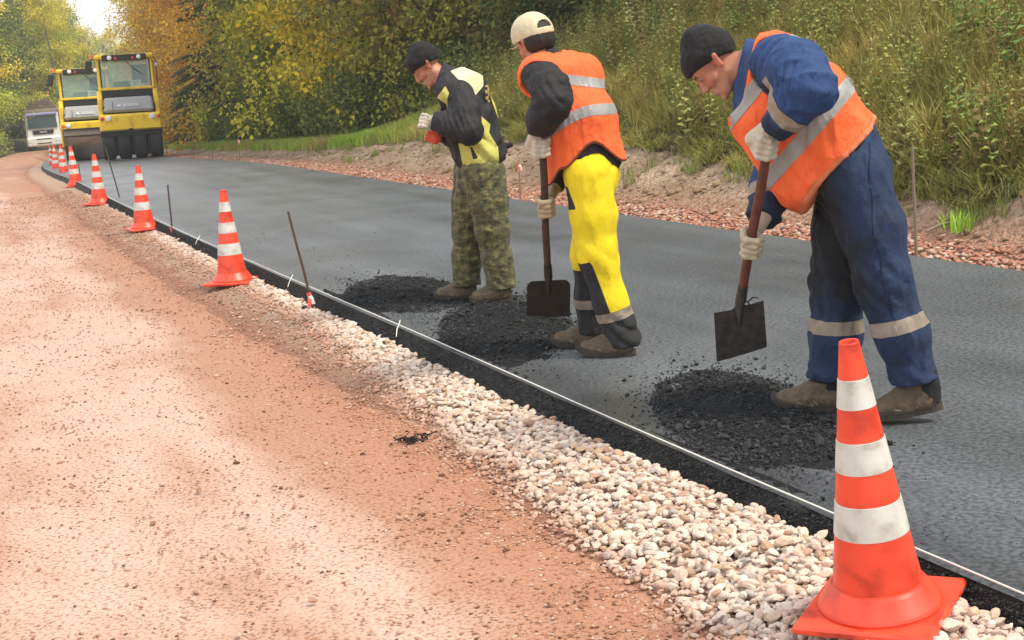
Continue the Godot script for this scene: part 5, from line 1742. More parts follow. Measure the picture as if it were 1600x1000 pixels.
func roller(label: String, at: Vector3, turn: float, drum: bool) -> Node3D:
	var yellow := mat("machine_yellow", Color.WHITE, 0.38)
	if yellow.albedo_texture == null:
		worldmap(yellow, 0.5, tex(noise(401, 0.02, 5), 256, ramp([[0.0, lin(0.55, 0.33, 0.04)], [0.38, lin(0.90, 0.58, 0.015)], [1.0, lin(0.97, 0.66, 0.02)]])), null, 0.0, true)
	var black := mat("machine_black", lin(0.013, 0.013, 0.014), 0.6)
	var dark := mat("machine_dark_grey", lin(0.05, 0.05, 0.053), 0.6)
	var grey := mat("hood_grey", lin(0.36, 0.36, 0.37), 0.45)
	var glass := mat("cab_glass", Color(0.55, 0.72, 0.66, 0.22), 0.04)
	glass.transparency = BaseMaterial3D.TRANSPARENCY_ALPHA
	var clear := mat("lamp_clear", lin(0.85, 0.84, 0.80), 0.15)
	var red := mat("lamp_red", lin(0.75, 0.03, 0.03), 0.2)
	var amber := mat("lamp_amber", lin(0.85, 0.20, 0.02), 0.2)
	var white := mat("paint_white", lin(0.80, 0.80, 0.78), 0.5)
	var t := tag(base("road_roller", at, turn), label, "road roller", "yellow road rollers at work on the fresh asphalt")
	# counterweight or drum yoke
	var low := 0.93
	if drum:
		low = 1.16
		part(t, "front_yoke", yellow, Vector3(0, 1.32, -0.25), Vector3(2.0, 0.30, 0.5), 0.05)
		for s in [-1.0, 1.0]: part(t, "yoke_arm", yellow, Vector3(0.96 * s, 0.95, -0.45), Vector3(0.09, 0.85, 0.5), 0.03)
		var dm := mat("drum_steel", Color.WHITE, 0.45, 0.55)
		worldmap(dm, 0.8, tex(noise(402, 0.02, 5), 256, ramp([[0.0, lin(0.06, 0.035, 0.022)], [0.5, lin(0.13, 0.075, 0.05)], [1.0, lin(0.20, 0.13, 0.09)]])), null, 0.0, true)
		for z in [-0.62, -3.3]:
			var b := Build.new()
			b.lathe([Vector2(0, -0.885), Vector2(0.50, -0.885), Vector2(0.50, -0.90), Vector2(0.655, -0.90), Vector2(0.665, -0.885), Vector2(0.665, 0.885), Vector2(0.655, 0.90), Vector2(0.50, 0.90), Vector2(0.50, 0.885), Vector2(0, 0.885)], 48, Vector3.ZERO, Basis(Vector3.UP, Vector3.RIGHT, Vector3.FORWARD))
			put(b.mesh(), "drum", dm, t, Vector3(0, 0.655, z))
		part(t, "scraper_bar", mat("scraper_grey", lin(0.22, 0.17, 0.14), 0.6), Vector3(0, 1.06, 0.02), Vector3(1.80, 0.22, 0.04), 0.01)
		part(t, "sprinkler_pipe", black, Vector3(0, 1.19, 0.06), Vector3(1.78, 0.05, 0.05), 0.015)
	else:
		for k in 4: wheel(t, Vector3(-0.765 + 0.51 * k, 0.50, -0.52), 0.50, 0.40, true)
		for k in 3: wheel(t, Vector3(-0.6 + 0.6 * k, 0.50, -3.6), 0.50, 0.42, true)
		part(t, "wheel_housing", black, Vector3(0, 0.90, -0.55), Vector3(1.98, 0.26, 0.9), 0.03)
		for k in 3: part(t, "axle_hanger", black, Vector3(-0.51 + 0.51 * k, 0.55, -0.55), Vector3(0.06, 0.75, 0.35), 0.01)
		part(t, "counterweight", yellow, Vector3(0, 1.22, -0.35), Vector3(2.0, 0.56, 0.72), 0.06)
		part(t, "tow_hook", black, Vector3(-0.02, 0.965, 0.04), Vector3(0.13, 0.11, 0.12), 0.02)
		part(t, "skirt_line", black, Vector3(0, 0.935, -0.01), Vector3(1.96, 0.05, 0.06), 0.01)
	var ly := 1.37 if not drum else 1.34
	for s in [-1.0, 1.0]:
		lamp_disc(t, "headlight", clear, Vector3(0.70 * s, ly, 0.005), 0.085)
		lamp_disc(t, "indicator", red if not drum else amber, Vector3(0.90 * s, ly - 0.01, 0.005), 0.058)
	# hood between two yellow arms
	part(t, "hood", grey, Vector3(-0.02, 1.74, -0.55), Vector3(1.62, 0.50, 0.95), 0.07, Vector3(-0.16, 0, 0), Vector2(0.96, 0.8))
	part(t, "hood_seam", dark, Vector3(-0.52, 1.74, -0.02), Vector3(0.02, 0.36, 0.02), 0.004, Vector3(-0.16, 0, 0))
	for s in [-1.0, 1.0]:
		part(t, "side_arm", yellow, Vector3(0.915 * s, 1.74, -0.35), Vector3(0.15, 0.58, 0.40), 0.03)
		part(t, "side_arm_brace", yellow, Vector3(0.90 * s, 1.93, -0.75), Vector3(0.16, 0.55, 0.5), 0.03, Vector3(-0.5, 0, 0))
		part(t, "handrail_gap", black, Vector3(0.80 * s, 1.66, -0.14), Vector3(0.07, 0.22, 0.02), 0.01)
	lettering(t, "BOMAG", Vector3(0.06, 1.775, -0.045), 0.135, white, "lettering", Vector3(-0.16, 0, 0))
	var dia := Build.new()
	dia.plate(PackedVector2Array([Vector2(-0.085, 0), Vector2(0, -0.045), Vector2(0.085, 0), Vector2(0, 0.045)]), 0.012)
	var dn := put(dia.mesh(), "emblem", white, t, Vector3(-0.33, 1.775, -0.045))
	dn.rotation.x = -0.16
	# dark waist under the cab
	part(t, "engine_bay", dark, Vector3(0, 1.75, -1.6), Vector3(1.7, 1.2, 1.7), 0.05)
	part(t, "cab_floor", black, Vector3(0, 2.18, -1.55), Vector3(1.72, 0.30, 1.7), 0.04)
	part(t, "rear_body", yellow, Vector3(0, 1.45, -3.2), Vector3(1.9, 0.8, 1.6), 0.06)
	# cab: posts, rails, panes, roof
	var y0 := 2.30
	var y1 := 3.28
	for s in [-1.0, 1.0]:
		put(tube_mesh([Vector3(0.865 * s, y0, -0.72), Vector3(0.86 * s, y1, -0.80)], [0.055, 0.05], 8), "front_post", yellow, t)
		put(tube_mesh([Vector3(0.865 * s, y0, -2.2), Vector3(0.86 * s, y1, -2.15)], [0.055, 0.05], 8), "rear_post", yellow, t)
		part(t, "side_rail", yellow, Vector3(0.87 * s, y0, -1.46), Vector3(0.09, 0.10, 1.5), 0.02)
		part(t, "side_pane", glass, Vector3(0.865 * s, 2.8, -1.47), Vector3(0.012, 0.92, 1.36), 0.003)
		part(t, "black_jamb", black, Vector3(0.80 * s, 2.79, -0.765), Vector3(0.05, 0.94, 0.04), 0.01, Vector3(-0.08, 0, 0))
	part(t, "front_rail", yellow, Vector3(0, y0 + 0.02, -0.70), Vector3(1.80, 0.085, 0.09), 0.02)
	part(t, "windscreen", glass, Vector3(0, 2.80, -0.76), Vector3(1.62, 0.90, 0.012), 0.003, Vector3(-0.08, 0, 0))
	part(t, "rear_pane", glass, Vector3(0, 2.80, -2.18), Vector3(1.62, 0.92, 0.012), 0.003)
	part(t, "roof", yellow, Vector3(0, 3.36, -1.48), Vector3(1.92, 0.16, 1.75), 0.05)
	part(t, "lamp_board", black, Vector3(0, 3.33, -0.60), Vector3(1.42, 0.20, 0.10), 0.02)
	for s in [-1.0, 1.0]:
		lamp_disc(t, "work_light", clear, Vector3(0.47 * s, 3.33, -0.548), 0.068, 0.05)
		lamp_disc(t, "marker_light", red, Vector3(0.27 * s, 3.30, -0.548), 0.04, 0.03)
	put(tube_mesh([Vector3(0.02, 3.24, -0.70), Vector3(0.25, 2.98, -0.715), Vector3(0.52, 2.78, -0.73)], [0.014, 0.011, 0.010], 6), "wiper", black, t)
	# inside
	part(t, "seat", black, Vector3(0.48, 2.55, -1.55), Vector3(0.5, 0.14, 0.5), 0.05)
	part(t, "seat_back", black, Vector3(0.48, 2.82, -1.80), Vector3(0.5, 0.55, 0.14), 0.05)
	part(t, "console", dark, Vector3(-0.15, 2.45, -0.95), Vector3(0.55, 0.22, 0.25), 0.04)
	part(t, "placard", white, Vector3(0.30, 2.47, -0.80), Vector3(0.34, 0.21, 0.01), 0.002)
	for k in 3: part(t, "placard_line", dark, Vector3(0.30, 2.52 - 0.055 * k, -0.792), Vector3(0.27 - 0.05 * k, 0.018, 0.004), 0.001)
	var b2 := Build.new()
	var ring := []
	var rr := []
	for k in 21:
		ring.append(Vector3(0.20 * cos(TAU * k / 20.0), 0.20 * sin(TAU * k / 20.0) * 0.75, -0.12 * sin(TAU * k / 20.0)))
		rr.append(0.016)
	b2.tube(ring, rr, 6)
	put(b2.mesh(), "steering_wheel", black, t, Vector3(0.45, 2.66, -1.12))
	# mirrors, beacon
	put(tube_mesh([Vector3(-0.88, 3.30, -0.75), Vector3(-1.02, 3.30, -0.66), Vector3(-1.14, 3.22, -0.62)], [0.018, 0.018, 0.018], 6), "mirror_arm", black, t)
	part(t, "mirror", black, Vector3(-1.17, 3.05, -0.60), Vector3(0.20, 0.42, 0.08), 0.04, Vector3(0, 0, -0.22))
	part(t, "mirror", mat("mirror_grey", lin(0.45, 0.46, 0.47), 0.2, 0.5), Vector3(1.02, 3.06, -0.66), Vector3(0.10, 0.14, 0.06), 0.02, Vector3(0, 0, 0.4))
	put(tube_mesh([Vector3(0.88, 3.18, -0.75), Vector3(1.02, 3.10, -0.68)], [0.014, 0.014], 6), "mirror_arm", black, t)
	put(tube_mesh([Vector3(0.93, 3.36, -0.72), Vector3(1.0, 3.18, -0.70), Vector3(1.0, 2.35, -0.70)], [0.016, 0.016, 0.016], 6), "grab_rail", black, t)
	var bb := Build.new()
	bb.lathe([Vector2(0.055, 0), Vector2(0.055, 0.10), Vector2(0.04, 0.15), Vector2(0.0, 0.165)], 14)
	put(bb.mesh(), "beacon", amber, t, Vector3(-1.06, 3.33, -0.85))
	return t

func lorry() -> void:
	var white := mat("lorry_white", Color.WHITE, 0.3)
	worldmap(white, 0.4, tex(noise(411, 0.02, 5), 256, ramp([[0.0, lin(0.72, 0.71, 0.69)], [0.4, lin(0.84, 0.84, 0.84)], [1.0, lin(0.86, 0.86, 0.86)]])), null, 0.0, true)
	var dark := mat("lorry_dark", lin(0.02, 0.02, 0.022), 0.5)
	var glass := mat("lorry_glass", lin(0.035, 0.06, 0.065), 0.08)
	var t := tag(base("dump_lorry", Vector3(8.42, dirt_top(0.8, 105.0) + 0.02, -105.0), -0.10), "white dump lorry heaped with dark soil, coming along the dirt track", "lorry")
	part(t, "cab", white, Vector3(0, 1.62, -0.9), Vector3(2.36, 1.95, 1.8), 0.12, Vector3.ZERO, Vector2(0.95, 0.92))
	part(t, "windscreen", glass, Vector3(0, 1.98, 0.0), Vector3(2.0, 0.82, 0.06), 0.03, Vector3(-0.07, 0, 0), Vector2(0.94, 1))
	part(t, "sun_visor", mat("visor_blue", lin(0.30, 0.30, 0.55), 0.3), Vector3(0, 2.52, 0.02), Vector3(2.1, 0.20, 0.20), 0.06)
	part(t, "grille", dark, Vector3(0, 1.27, 0.02), Vector3(1.34, 0.30, 0.06), 0.03, Vector3.ZERO, Vector2(1.08, 1))
	part(t, "emblem", mat("chrome", lin(0.6, 0.6, 0.6), 0.2, 0.9), Vector3(0, 1.29, 0.06), Vector3(0.5, 0.09, 0.02), 0.01)
	part(t, "bumper", white, Vector3(0, 0.62, 0.08), Vector3(2.34, 0.62, 0.30), 0.08)
	for k in 2: part(t, "bumper_slot", dark, Vector3(0.0, 0.80 - 0.30 * k, 0.235), Vector3(1.0, 0.07, 0.02), 0.01)
	for s in [-1.0, 1.0]:
		part(t, "headlight", mat("lamp_clear", lin(0.85, 0.84, 0.80), 0.15), Vector3(0.92 * s, 0.68, 0.235), Vector3(0.34, 0.17, 0.03), 0.02)
		put(tube_mesh([Vector3(1.12 * s, 2.4, -0.15), Vector3(1.34 * s, 2.35, 0.0)], [0.025, 0.025], 6), "mirror_arm", dark, t)
		part(t, "mirror", dark if s < 0 else white, Vector3(1.40 * s, 1.98, 0.02), Vector3(0.22, 0.66, 0.12), 0.05)
		wheel(t, Vector3(0.98 * s, 0.52, -0.75), 0.52, 0.34, false)
		wheel(t, Vector3(0.98 * s, 0.52, -4.4), 0.52, 0.5, false)
		wheel(t, Vector3(0.98 * s, 0.52, -5.7), 0.52, 0.5, false)
	part(t, "chassis", dark, Vector3(0, 0.85, -3.4), Vector3(1.1, 0.3, 6.2), 0.03)
	part(t, "tipper_body", mat("tipper_grey", lin(0.22, 0.18, 0.16), 0.7), Vector3(0, 2.0, -4.5), Vector3(2.45, 1.7, 5.0), 0.06)
	# the load is lifted off by the shovelful: a thing of its own
	var soil := mat("load_soil", lin(0.085, 0.055, 0.045), 1.0)
	var nz := noise(412, 0.9, 4)
	var m := sheet(40, 60, func(i: int, j: int) -> Vector3:
		var x := -1.18 + 2.36 * i / 39.0
		var z := -2.1 - 4.8 * j / 59.0
		var e := smooth(1.2, 0.5, absf(x)) * smooth(2.5, 1.6, absf(z + 4.5))
		return Vector3(x, 2.82 + 0.62 * e + 0.20 * e * nz.get_noise_2d(x * 2.0, z * 2.0), z))
	var l := tag(put(m, "soil_load", soil), "dark brown soil heaped in the white lorry's tipper", "soil load")
	l.position = t.position
	l.rotation = t.rotation

func build_machines() -> void:
	roller("nearer yellow road roller on four black rubber tyres", Vector3(6.60, fall(48.0), -48.0), -0.12, false).rotation.z = -0.02
	roller("farther yellow road roller with a brown steel drum, left of the tyred one", Vector3(6.05, fall(55.5), -55.5), -0.11, true).rotation.z = -0.02
	lorry()
	# steam where the wet drum meets hot asphalt
	var fog := FogVolume.new()
	fog.name = "steam"
	fog.shape = RenderingServer.FOG_VOLUME_SHAPE_ELLIPSOID
	fog.size = Vector3(1.5, 0.9, 1.2)
	var fm := FogMaterial.new()
	fm.density = 0.10
	fm.albedo = Color(1, 1, 1)
	fog.material = fm
	add_child(fog)
	fog.position = Vector3(6.35, fall(54.0) + 0.35, -53.6)
	tag(fog, "thin white steam beside the brown drum", "steam", "", "stuff")

# ---------------------------------------------------------------- trees, bushes, grass
func leaf_fan(count: int, spread: float, long: float, wide: float, seed_: int, droop := 0.25) -> ArrayMesh:
	# a sprig: leaves folded along the midrib, each set at its own angle
	var r := RandomNumberGenerator.new()
	r.seed = seed_
	var b := Build.new()
	for k in count:
		var at := Vector3(r.randfn(), r.randfn() * 0.7, r.randfn()) * spread * 0.5
		var d := (at.normalized() + Vector3(r.randfn(), r.randfn() - droop, r.randfn()) * 0.7).normalized()
		var s := d.cross(Vector3(r.randfn(), 2.0, r.randfn())).normalized()
		var up := s.cross(d)
		var l := long * r.randf_range(0.7, 1.25)
		var w := wide * r.randf_range(0.8, 1.2) * 0.5
		var g := r.randf_range(0.75, 1.2)
		b.colour = Color(g, g * r.randf_range(0.94, 1.04), g * 0.95)
		var mid := at + d * l * 0.45 - up * l * 0.05
		var tip := at + d * l - up * l * 0.18
		b.tri(at, mid - s * w + up * w * 0.35, tip)
		b.tri(at, tip, mid + s * w + up * w * 0.35)
	return b.mesh()

func needle_spray(seed_: int) -> ArrayMesh:
	var r := RandomNumberGenerator.new()
	r.seed = seed_
	var b := Build.new()
	for k in 16:
		var t := k / 16.0
		var at := Vector3(0, -0.10 * t * t, t * 0.75)
		for s in [-1.0, 1.0]:
			var d := Vector3(s * r.randf_range(0.6, 1.0), r.randf_range(-0.5, 0.15), 0.8).normalized()
			var l := 0.28 * (1.1 - t) + 0.06
			var w := Vector3(0, 0.3, 1).normalized() * 0.034
			var g := r.randf_range(0.7, 1.25)
			b.colour = Color(g, g, g)
			b.tri(at - w, at + d * l, at + w)
	return b.mesh()

func bark(key: String, a: Color, c: Color) -> StandardMaterial3D:
	var m := mat(key, Color.WHITE, 0.95)
	if m.albedo_texture == null:
		worldmap(m, 1.2, tex(noise(501, 0.03, 5), 256, ramp([[0.0, a], [0.5, a.lerp(c, 0.5)], [1.0, c]])), tex(noise(502, 0.06, 4), 256), 3.0, true)
	return m

var leaf_mat: StandardMaterial3D

func broadleaf(kind: String, seed_: int, sprig: ArrayMesh, high: float, reach: float, low: float, tones: Array, twigs: int, bark_m: Material, stem: float, size := 1.0) -> Node3D:
	var r := RandomNumberGenerator.new()
	r.seed = seed_
	var t := Node3D.new()
	t.name = kind
	var b := Build.new()
	var lean := Vector3(r.randfn() * 0.25, 0, r.randfn() * 0.25)
	var pts := []
	var rad := []
	for k in 8:
		var u := k / 7.0
		pts.append(Vector3(0, -0.3, 0) + lean * u * u + Vector3(sin(u * 5.0 + seed_) * 0.10, high * u, cos(u * 4.0 + seed_) * 0.10))
		rad.append(stem * (1.25 if k == 0 else 1.0) * (1.0 - u * 0.88))
	b.tube(pts, rad, 9)
	var buf := PackedFloat32Array()
	var n_limbs := 34
	for k in n_limbs:
		var u := lerpf(low / high, 0.98, pow((k + r.randf()) / n_limbs, 0.9))
		var a := k * 2.4 + r.randfn() * 0.4
		var l := reach * (0.55 + 0.6 * sin(PI * clampf(0.18 + u * 0.82, 0, 1))) * r.randf_range(0.7, 1.15)
		var f := u * 7.0
		var p0: Vector3 = (pts[int(minf(6, f))] as Vector3).lerp(pts[int(minf(6, f)) + 1], f - int(minf(6, f)))
		var rise := lerpf(0.15, 0.9, u) + r.randfn() * 0.15
		var p1 := p0 + Vector3(cos(a), rise, sin(a)) * l * 0.5
		var p2 := p1 + Vector3(cos(a + 0.3), rise - 0.55, sin(a + 0.3)) * l * 0.5
		b.tube([p0, p1, p2], [stem * 0.30 * (1.1 - u), stem * 0.18 * (1.1 - u), 0.008], 5, false)
		var tone: Color = tones[r.randi() % tones.size()]
		for q in twigs / n_limbs:
			var v := 0.15 + 0.85 * pow(r.randf(), 0.7)
			var c := p0.lerp(p1, v * 2.0) if v < 0.5 else p1.lerp(p2, v * 2.0 - 1.0)
			c += Vector3(r.randfn(), r.randfn() * 0.75 - 0.15, r.randfn()) * (0.20 + 0.30 * v) * reach * 0.42
			var g := r.randf_range(0.7, 1.3)
			var cc: Color = tone.lerp(tones[r.randi() % tones.size()], 0.35 * r.randf())
			buf.append_array(row(Basis.from_euler(Vector3(r.randfn() * 0.5, r.randf() * TAU, r.randfn() * 0.5)).scaled(Vector3.ONE * size * r.randf_range(0.7, 1.35)), c, Color(cc.r * g, cc.g * g, cc.b * g)))
	put(b.mesh(), "trunk", bark_m, t)
	tag(scatter(sprig, "crown", leaf_mat, buf, t), "", "", "", "stuff")
	return t

func conifer(seed_: int, spray: ArrayMesh, high: float, reach: float, bark_m: Material) -> Node3D:
	var r := RandomNumberGenerator.new()
	r.seed = seed_
	var t := Node3D.new()
	t.name = "spruce"
	put(tube_mesh([Vector3(0, -0.3, 0), Vector3(0.05, high * 0.5, 0), Vector3(0, high, 0)], [0.20, 0.12, 0.02], 8), "trunk", bark_m, t)
	var buf := PackedFloat32Array()
	var y := 0.6
	while y < high:
		var u := y / high
		var l := reach * pow(1.0 - u, 0.85) + 0.2
		for k in 15:
			var a := r.randf() * TAU
			var steps_n := int(l / 0.26) + 1
			for q in steps_n:
				var d := (q + r.randf() * 0.5) / steps_n * l
				var c := Vector3(cos(a) * d, y - 0.28 * d + r.randfn() * 0.08, sin(a) * d)
				var g := r.randf_range(0.6, 1.3)
				buf.append_array(row(Basis.from_euler(Vector3(0.25, PI / 2 - a + r.randfn() * 0.5, r.randfn() * 0.3)).scaled(Vector3.ONE * r.randf_range(0.55, 0.95)), c, Color(0.062 * g, 0.088 * g, 0.034 * g)))
		y += 0.33
	tag(scatter(spray, "crown", leaf_mat, buf, t), "", "", "", "stuff")
	return t

func ground_y(x: float, s: float) -> float:
	return verge_top(x, s) if x - bend(s) > 6.9 else fall(s) - 0.16 + 0.55 * smooth(60.0, 100.0, s) + 1.0 * smooth(track_left(s) - 0.2, track_left(s) - 2.8, x - bend(s))

const WOOD := [
	[17.9, 108.6, "golden", 0.93, "golden birch, behind the right side of the tyred roller"],
	[17.1, 107.1, "golden", 1.04, "golden birch, just right of the tyred roller cab"],
	[16.0, 94.4, "birch", 0.98, "pale-trunked yellow birch, with its white stem right of the tyred roller"],
	[15.3, 85.9, "amber", 1.06, "amber-brown autumn tree, fourth tree right of the tyred roller"],
	[14.2, 75.4, "amber", 1.07, "amber-brown autumn tree, above the farthest of the three far stakes"],
	[13.5, 66.9, "amber", 0.87, "amber-brown autumn tree, above the middle far stake"],
	[13.4, 60.5, "spruce", 1.25, "dark spruce, dark between amber crowns, above the far stake with a red rag"],
	[12.5, 55.3, "amber", 1.14, "amber-brown autumn tree, tall, left of the dark spruce by the green trees"],
	[13.2, 52.5, "spruce", 1.20, "dark spruce, right of the last amber tree of the front row"],
	[12.2, 48.8, "green", 0.93, "green broadleaf tree, at the left end of the green front row"],
	[12.0, 45.6, "green", 1.20, "green broadleaf tree, above the brightest green grass of the verge"],
	[12.1, 43.3, "maple", 1.01, "maple with yellow leaves, first maple from the left"],
	[11.9, 40.2, "maple", 1.14, "maple with yellow leaves, second maple from the left, over the slanting rod"],
	[11.9, 37.9, "maple", 1.02, "maple with yellow leaves, third maple from the left, left of the man in camouflage"],
	[12.2, 36.7, "maple", 1.07, "maple with yellow leaves, right behind the hat of the man in camouflage"],
	[12.0, 34.6, "maple", 0.90, "maple with yellow leaves, above the hat of the man in camouflage"],
	[12.6, 34.4, "green", 1.07, "green broadleaf tree, over the shoulders of the man in camouflage"],
	[12.8, 33.2, "dusky", 1.15, "dull dark green tree, over the back of the man in camouflage"],
	[13.0, 32.0, "green", 1.03, "green broadleaf tree, between the man in camouflage and the man with the cap"],
	[13.5, 31.8, "dusky", 1.11, "dull dark green tree, left of the cream cap"],
	[13.6, 30.7, "green", 1.08, "green broadleaf tree, right behind the cream cap"],
	[14.1, 30.5, "dusky", 0.87, "dull dark green tree, left of the thick dark trunk"],
	[13.9, 28.3, "dusky", 1.12, "dull dark green tree, right of the thick dark trunk"],
	[14.4, 28.1, "green", 1.06, "green broadleaf tree, above the orange vest of the man in yellow trousers"],
	[14.4, 27.0, "dusky", 0.96, "dull dark green tree, behind the thin bare sapling"],
	[14.5, 25.9, "dusky", 0.86, "dull dark green tree, left of the hat of the man in blue, hilltop"],
	[15.1, 25.7, "spruce", 1.15, "dark spruce, at the top of the hill over the hat of the man in blue"],
	[15.0, 24.6, "dusky", 1.02, "dull dark green tree, over the shoulders of the man in blue, at the top edge"],
	[15.6, 24.4, "spruce", 1.10, "dark spruce, over the back of the man in blue, at the top edge"],
	[15.6, 23.3, "dusky", 1.16, "dull dark green tree, top edge, above the elbow of the man in blue"],
	[16.3, 23.0, "spruce", 1.10, "dark spruce, top edge, above the hem of the orange vest of the man in blue"],
	[17.0, 22.7, "dusky", 1.17, "dull dark green tree, top edge, above the tall grey stake"],
	[17.8, 22.4, "spruce", 0.99, "dark spruce, top edge, right of the tall grey stake"],
	[18.7, 22.0, "dusky", 1.13, "dull dark green tree, top edge, left of the post with the white rag"],
	[18.9, 96.6, "spruce", 1.01, "dark spruce, second row, behind the amber trees"],
	[17.9, 80.5, "golden", 1.18, "golden birch, second row, left of the first spruce of the rear"],
	[17.1, 69.8, "amber", 1.16, "amber-brown autumn tree, second row, behind the first green tree"],
	[16.2, 59.2, "spruce", 0.88, "dark spruce, second row, behind the first maple"],
	[16.5, 54.7, "green", 0.90, "green broadleaf tree, second row, behind the second maple"],
	[17.1, 52.3, "spruce", 0.93, "dark spruce, second row, behind the third maple"],
	[17.8, 49.8, "dusky", 1.19, "dull dark green tree, second row, behind the man in camouflage"],
	[18.2, 47.5, "spruce", 1.00, "dark spruce, second row, right of the man in camouflage"],
	[18.6, 45.1, "green", 1.07, "green broadleaf tree, second row, left of the cream cap"],
	[19.2, 42.6, "spruce", 0.96, "dark spruce, second row, above the cream cap"],
	[19.4, 40.4, "dusky", 1.03, "dull dark green tree, second row, behind the thick dark trunk"],
	[20.7, 200.0, "golden", 1.20, "golden birch, far end of the road, left of the drum roller cab"],
	[24.2, 215.1, "green", 1.15, "green broadleaf tree, far end of the road, over the drum roller"],
	[28.9, 240.6, "golden", 1.10, "golden birch, far end of the road, left half of the gap of sky"],
	[32.7, 255.5, "golden", 1.30, "golden birch, far end of the road, under the middle of the gap of sky"],
	[35.0, 260.0, "green", 1.35, "green broadleaf tree, far end of the road, right half of the gap of sky"],
	[29.4, 207.5, "golden", 1.10, "golden birch, far end of the road, right of the gap of sky"],
	[26.4, 165.8, "golden", 0.50, "golden birch, far end, over the tyred roller cab"],
	[22.3, 144.5, "amber", 0.50, "amber-brown autumn tree, far end, right over the tyred roller cab"],
	[2.6, 90.3, "yellowgreen", 1.20, "yellow-green tree, at the left edge of the picture, nearest of the left wood"],
	[3.4, 98.6, "golden", 1.08, "golden birch, left wood, second from the left edge"],
	[6.6, 117.6, "green", 0.91, "green broadleaf tree, left wood, left of the lorry"],
	[9.1, 128.0, "spruce", 1.15, "dark spruce, left wood, left of the two dark spruces"],
	[10.9, 138.2, "spruce", 1.19, "dark spruce, left wood, right of the two dark spruces by the lorry"],
	[11.5, 135.8, "golden", 1.17, "golden birch, left wood, bright above the lorry cab"],
	[11.5, 124.8, "birch", 1.05, "pale-trunked yellow birch, left wood, between the lorry and the drum roller"],
	[14.9, 147.5, "green", 1.10, "green broadleaf tree, left wood, above the mirror of the drum roller"],
	[17.1, 157.6, "green", 0.92, "green broadleaf tree, left wood, beside the gap of sky"],
	[16.7, 174.2, "golden", 1.14, "golden birch, left wood, behind the drum roller"],
	[15.1, 169.4, "spruce", 1.05, "dark spruce, left wood, behind the lorry load"],
	[10.0, 149.5, "green", 0.95, "green broadleaf tree, left wood, second row, left of the lorry"],
	[7.7, 134.0, "green", 0.87, "green broadleaf tree, left wood, second row at the left edge"],
	[4.9, 107.7, "green", 1.15, "green broadleaf tree, left wood, partly outside the left edge"],
]

const BUSHES := [
	[16.6, 108.2, 2, 0.86, "yellow-green bush below the golden birch, behind the right side of the tyred roller"],
	[15.5, 106.3, 2, 1.03, "yellow-green bush below the golden birch, just right of the tyred roller cab"],
	[14.4, 93.7, 2, 1.05, "yellow-green bush below the pale-trunked yellow birch, with its white stem right of the tyred roller"],
	[13.9, 85.1, 2, 0.97, "yellowish bush below the amber-brown autumn tree, fourth tree right of the tyred roller"],
	[12.7, 75.1, 2, 1.13, "yellowish bush below the amber-brown autumn tree, above the farthest of the three far stakes"],
	[12.4, 66.4, 2, 0.85, "yellowish bush below the amber-brown autumn tree, above the middle far stake"],
	[11.6, 60.7, 1, 1.07, "dark leafy bush below the tree dark between amber crowns, above the far stake with a"],
	[11.0, 54.9, 2, 1.14, "yellowish bush below the tree tall, left of the dark spruce by the green trees"],
	[11.3, 51.5, 1, 1.10, "dark leafy bush below the tree right of the last amber tree of the front row"],
	[10.7, 48.5, 0, 0.84, "leafy green bush below the tree at the left end of the green front row"],
	[10.8, 45.0, 0, 0.93, "leafy green bush below the tree first maple from the left, above the brightest grass"],
	[10.5, 42.7, 0, 1.20, "leafy green bush below the first yellow maple from the left"],
	[10.3, 39.5, 0, 0.97, "leafy green bush below the tree second maple from the left, over the slanting rod"],
	[10.6, 37.1, 0, 0.99, "leafy green bush below the tree third maple from the left, left of the man in"],
	[10.6, 36.0, 0, 1.07, "leafy green bush below the tree right behind the hat of the man in camouflage"],
	[10.9, 34.4, 0, 1.20, "leafy green bush below the tree above the hat of the man in camouflage"],
	[11.5, 33.6, 0, 0.84, "leafy green bush below the green broadleaf tree, over the shoulders of the man in camouflage"],
	[11.4, 32.4, 1, 0.84, "dark leafy bush below the tree over the back of the man in camouflage"],
	[11.7, 32.2, 0, 0.99, "leafy green bush below the tree between the man in camouflage and the man with the"],
	[12.2, 31.7, 1, 0.84, "dark leafy bush below the dull dark green tree, left of the cream cap"],
	[12.2, 30.1, 0, 1.07, "leafy green bush below the green broadleaf tree, right behind the cream cap"],
	[12.4, 29.8, 1, 1.05, "dark leafy bush below the dull dark green tree, left of the thick dark trunk"],
	[12.5, 27.7, 1, 0.92, "dark leafy bush below the dull dark green tree, right of the thick dark trunk"],
	[12.7, 28.4, 0, 0.85, "leafy green bush below the tree above the orange vest of the man in yellow trousers"],
	[12.9, 27.2, 1, 0.91, "dark leafy bush below the dull dark green tree, behind the thin bare sapling"],
	[13.1, 25.1, 1, 0.96, "dark leafy bush below the tree left of the hat of the man in blue, top"],
	[13.6, 25.5, 1, 1.15, "dark leafy bush below the tree at the top of the hill over the hat of"],
	[13.9, 24.2, 1, 1.19, "dark leafy bush below the tree over the shoulders of the man in blue, at the"],
	[14.2, 24.1, 1, 0.98, "dark leafy bush below the tree over the back of the man in blue, at the"],
	[13.9, 23.1, 1, 0.81, "dark leafy bush below the tree top edge, above the elbow of the man in blue"],
	[14.7, 22.6, 1, 1.00, "dark leafy bush below the tree top edge, above the hem of the orange vest of"],
	[15.9, 22.4, 1, 0.95, "dark leafy bush below the dull dark green tree, top edge, above the tall grey stake"],
	[16.7, 22.3, 1, 0.85, "dark leafy bush below the dark spruce, top edge, right of the tall grey stake"],
	[17.2, 21.2, 1, 1.15, "dark leafy bush below the tree top edge, left of the post with the white rag"],
]

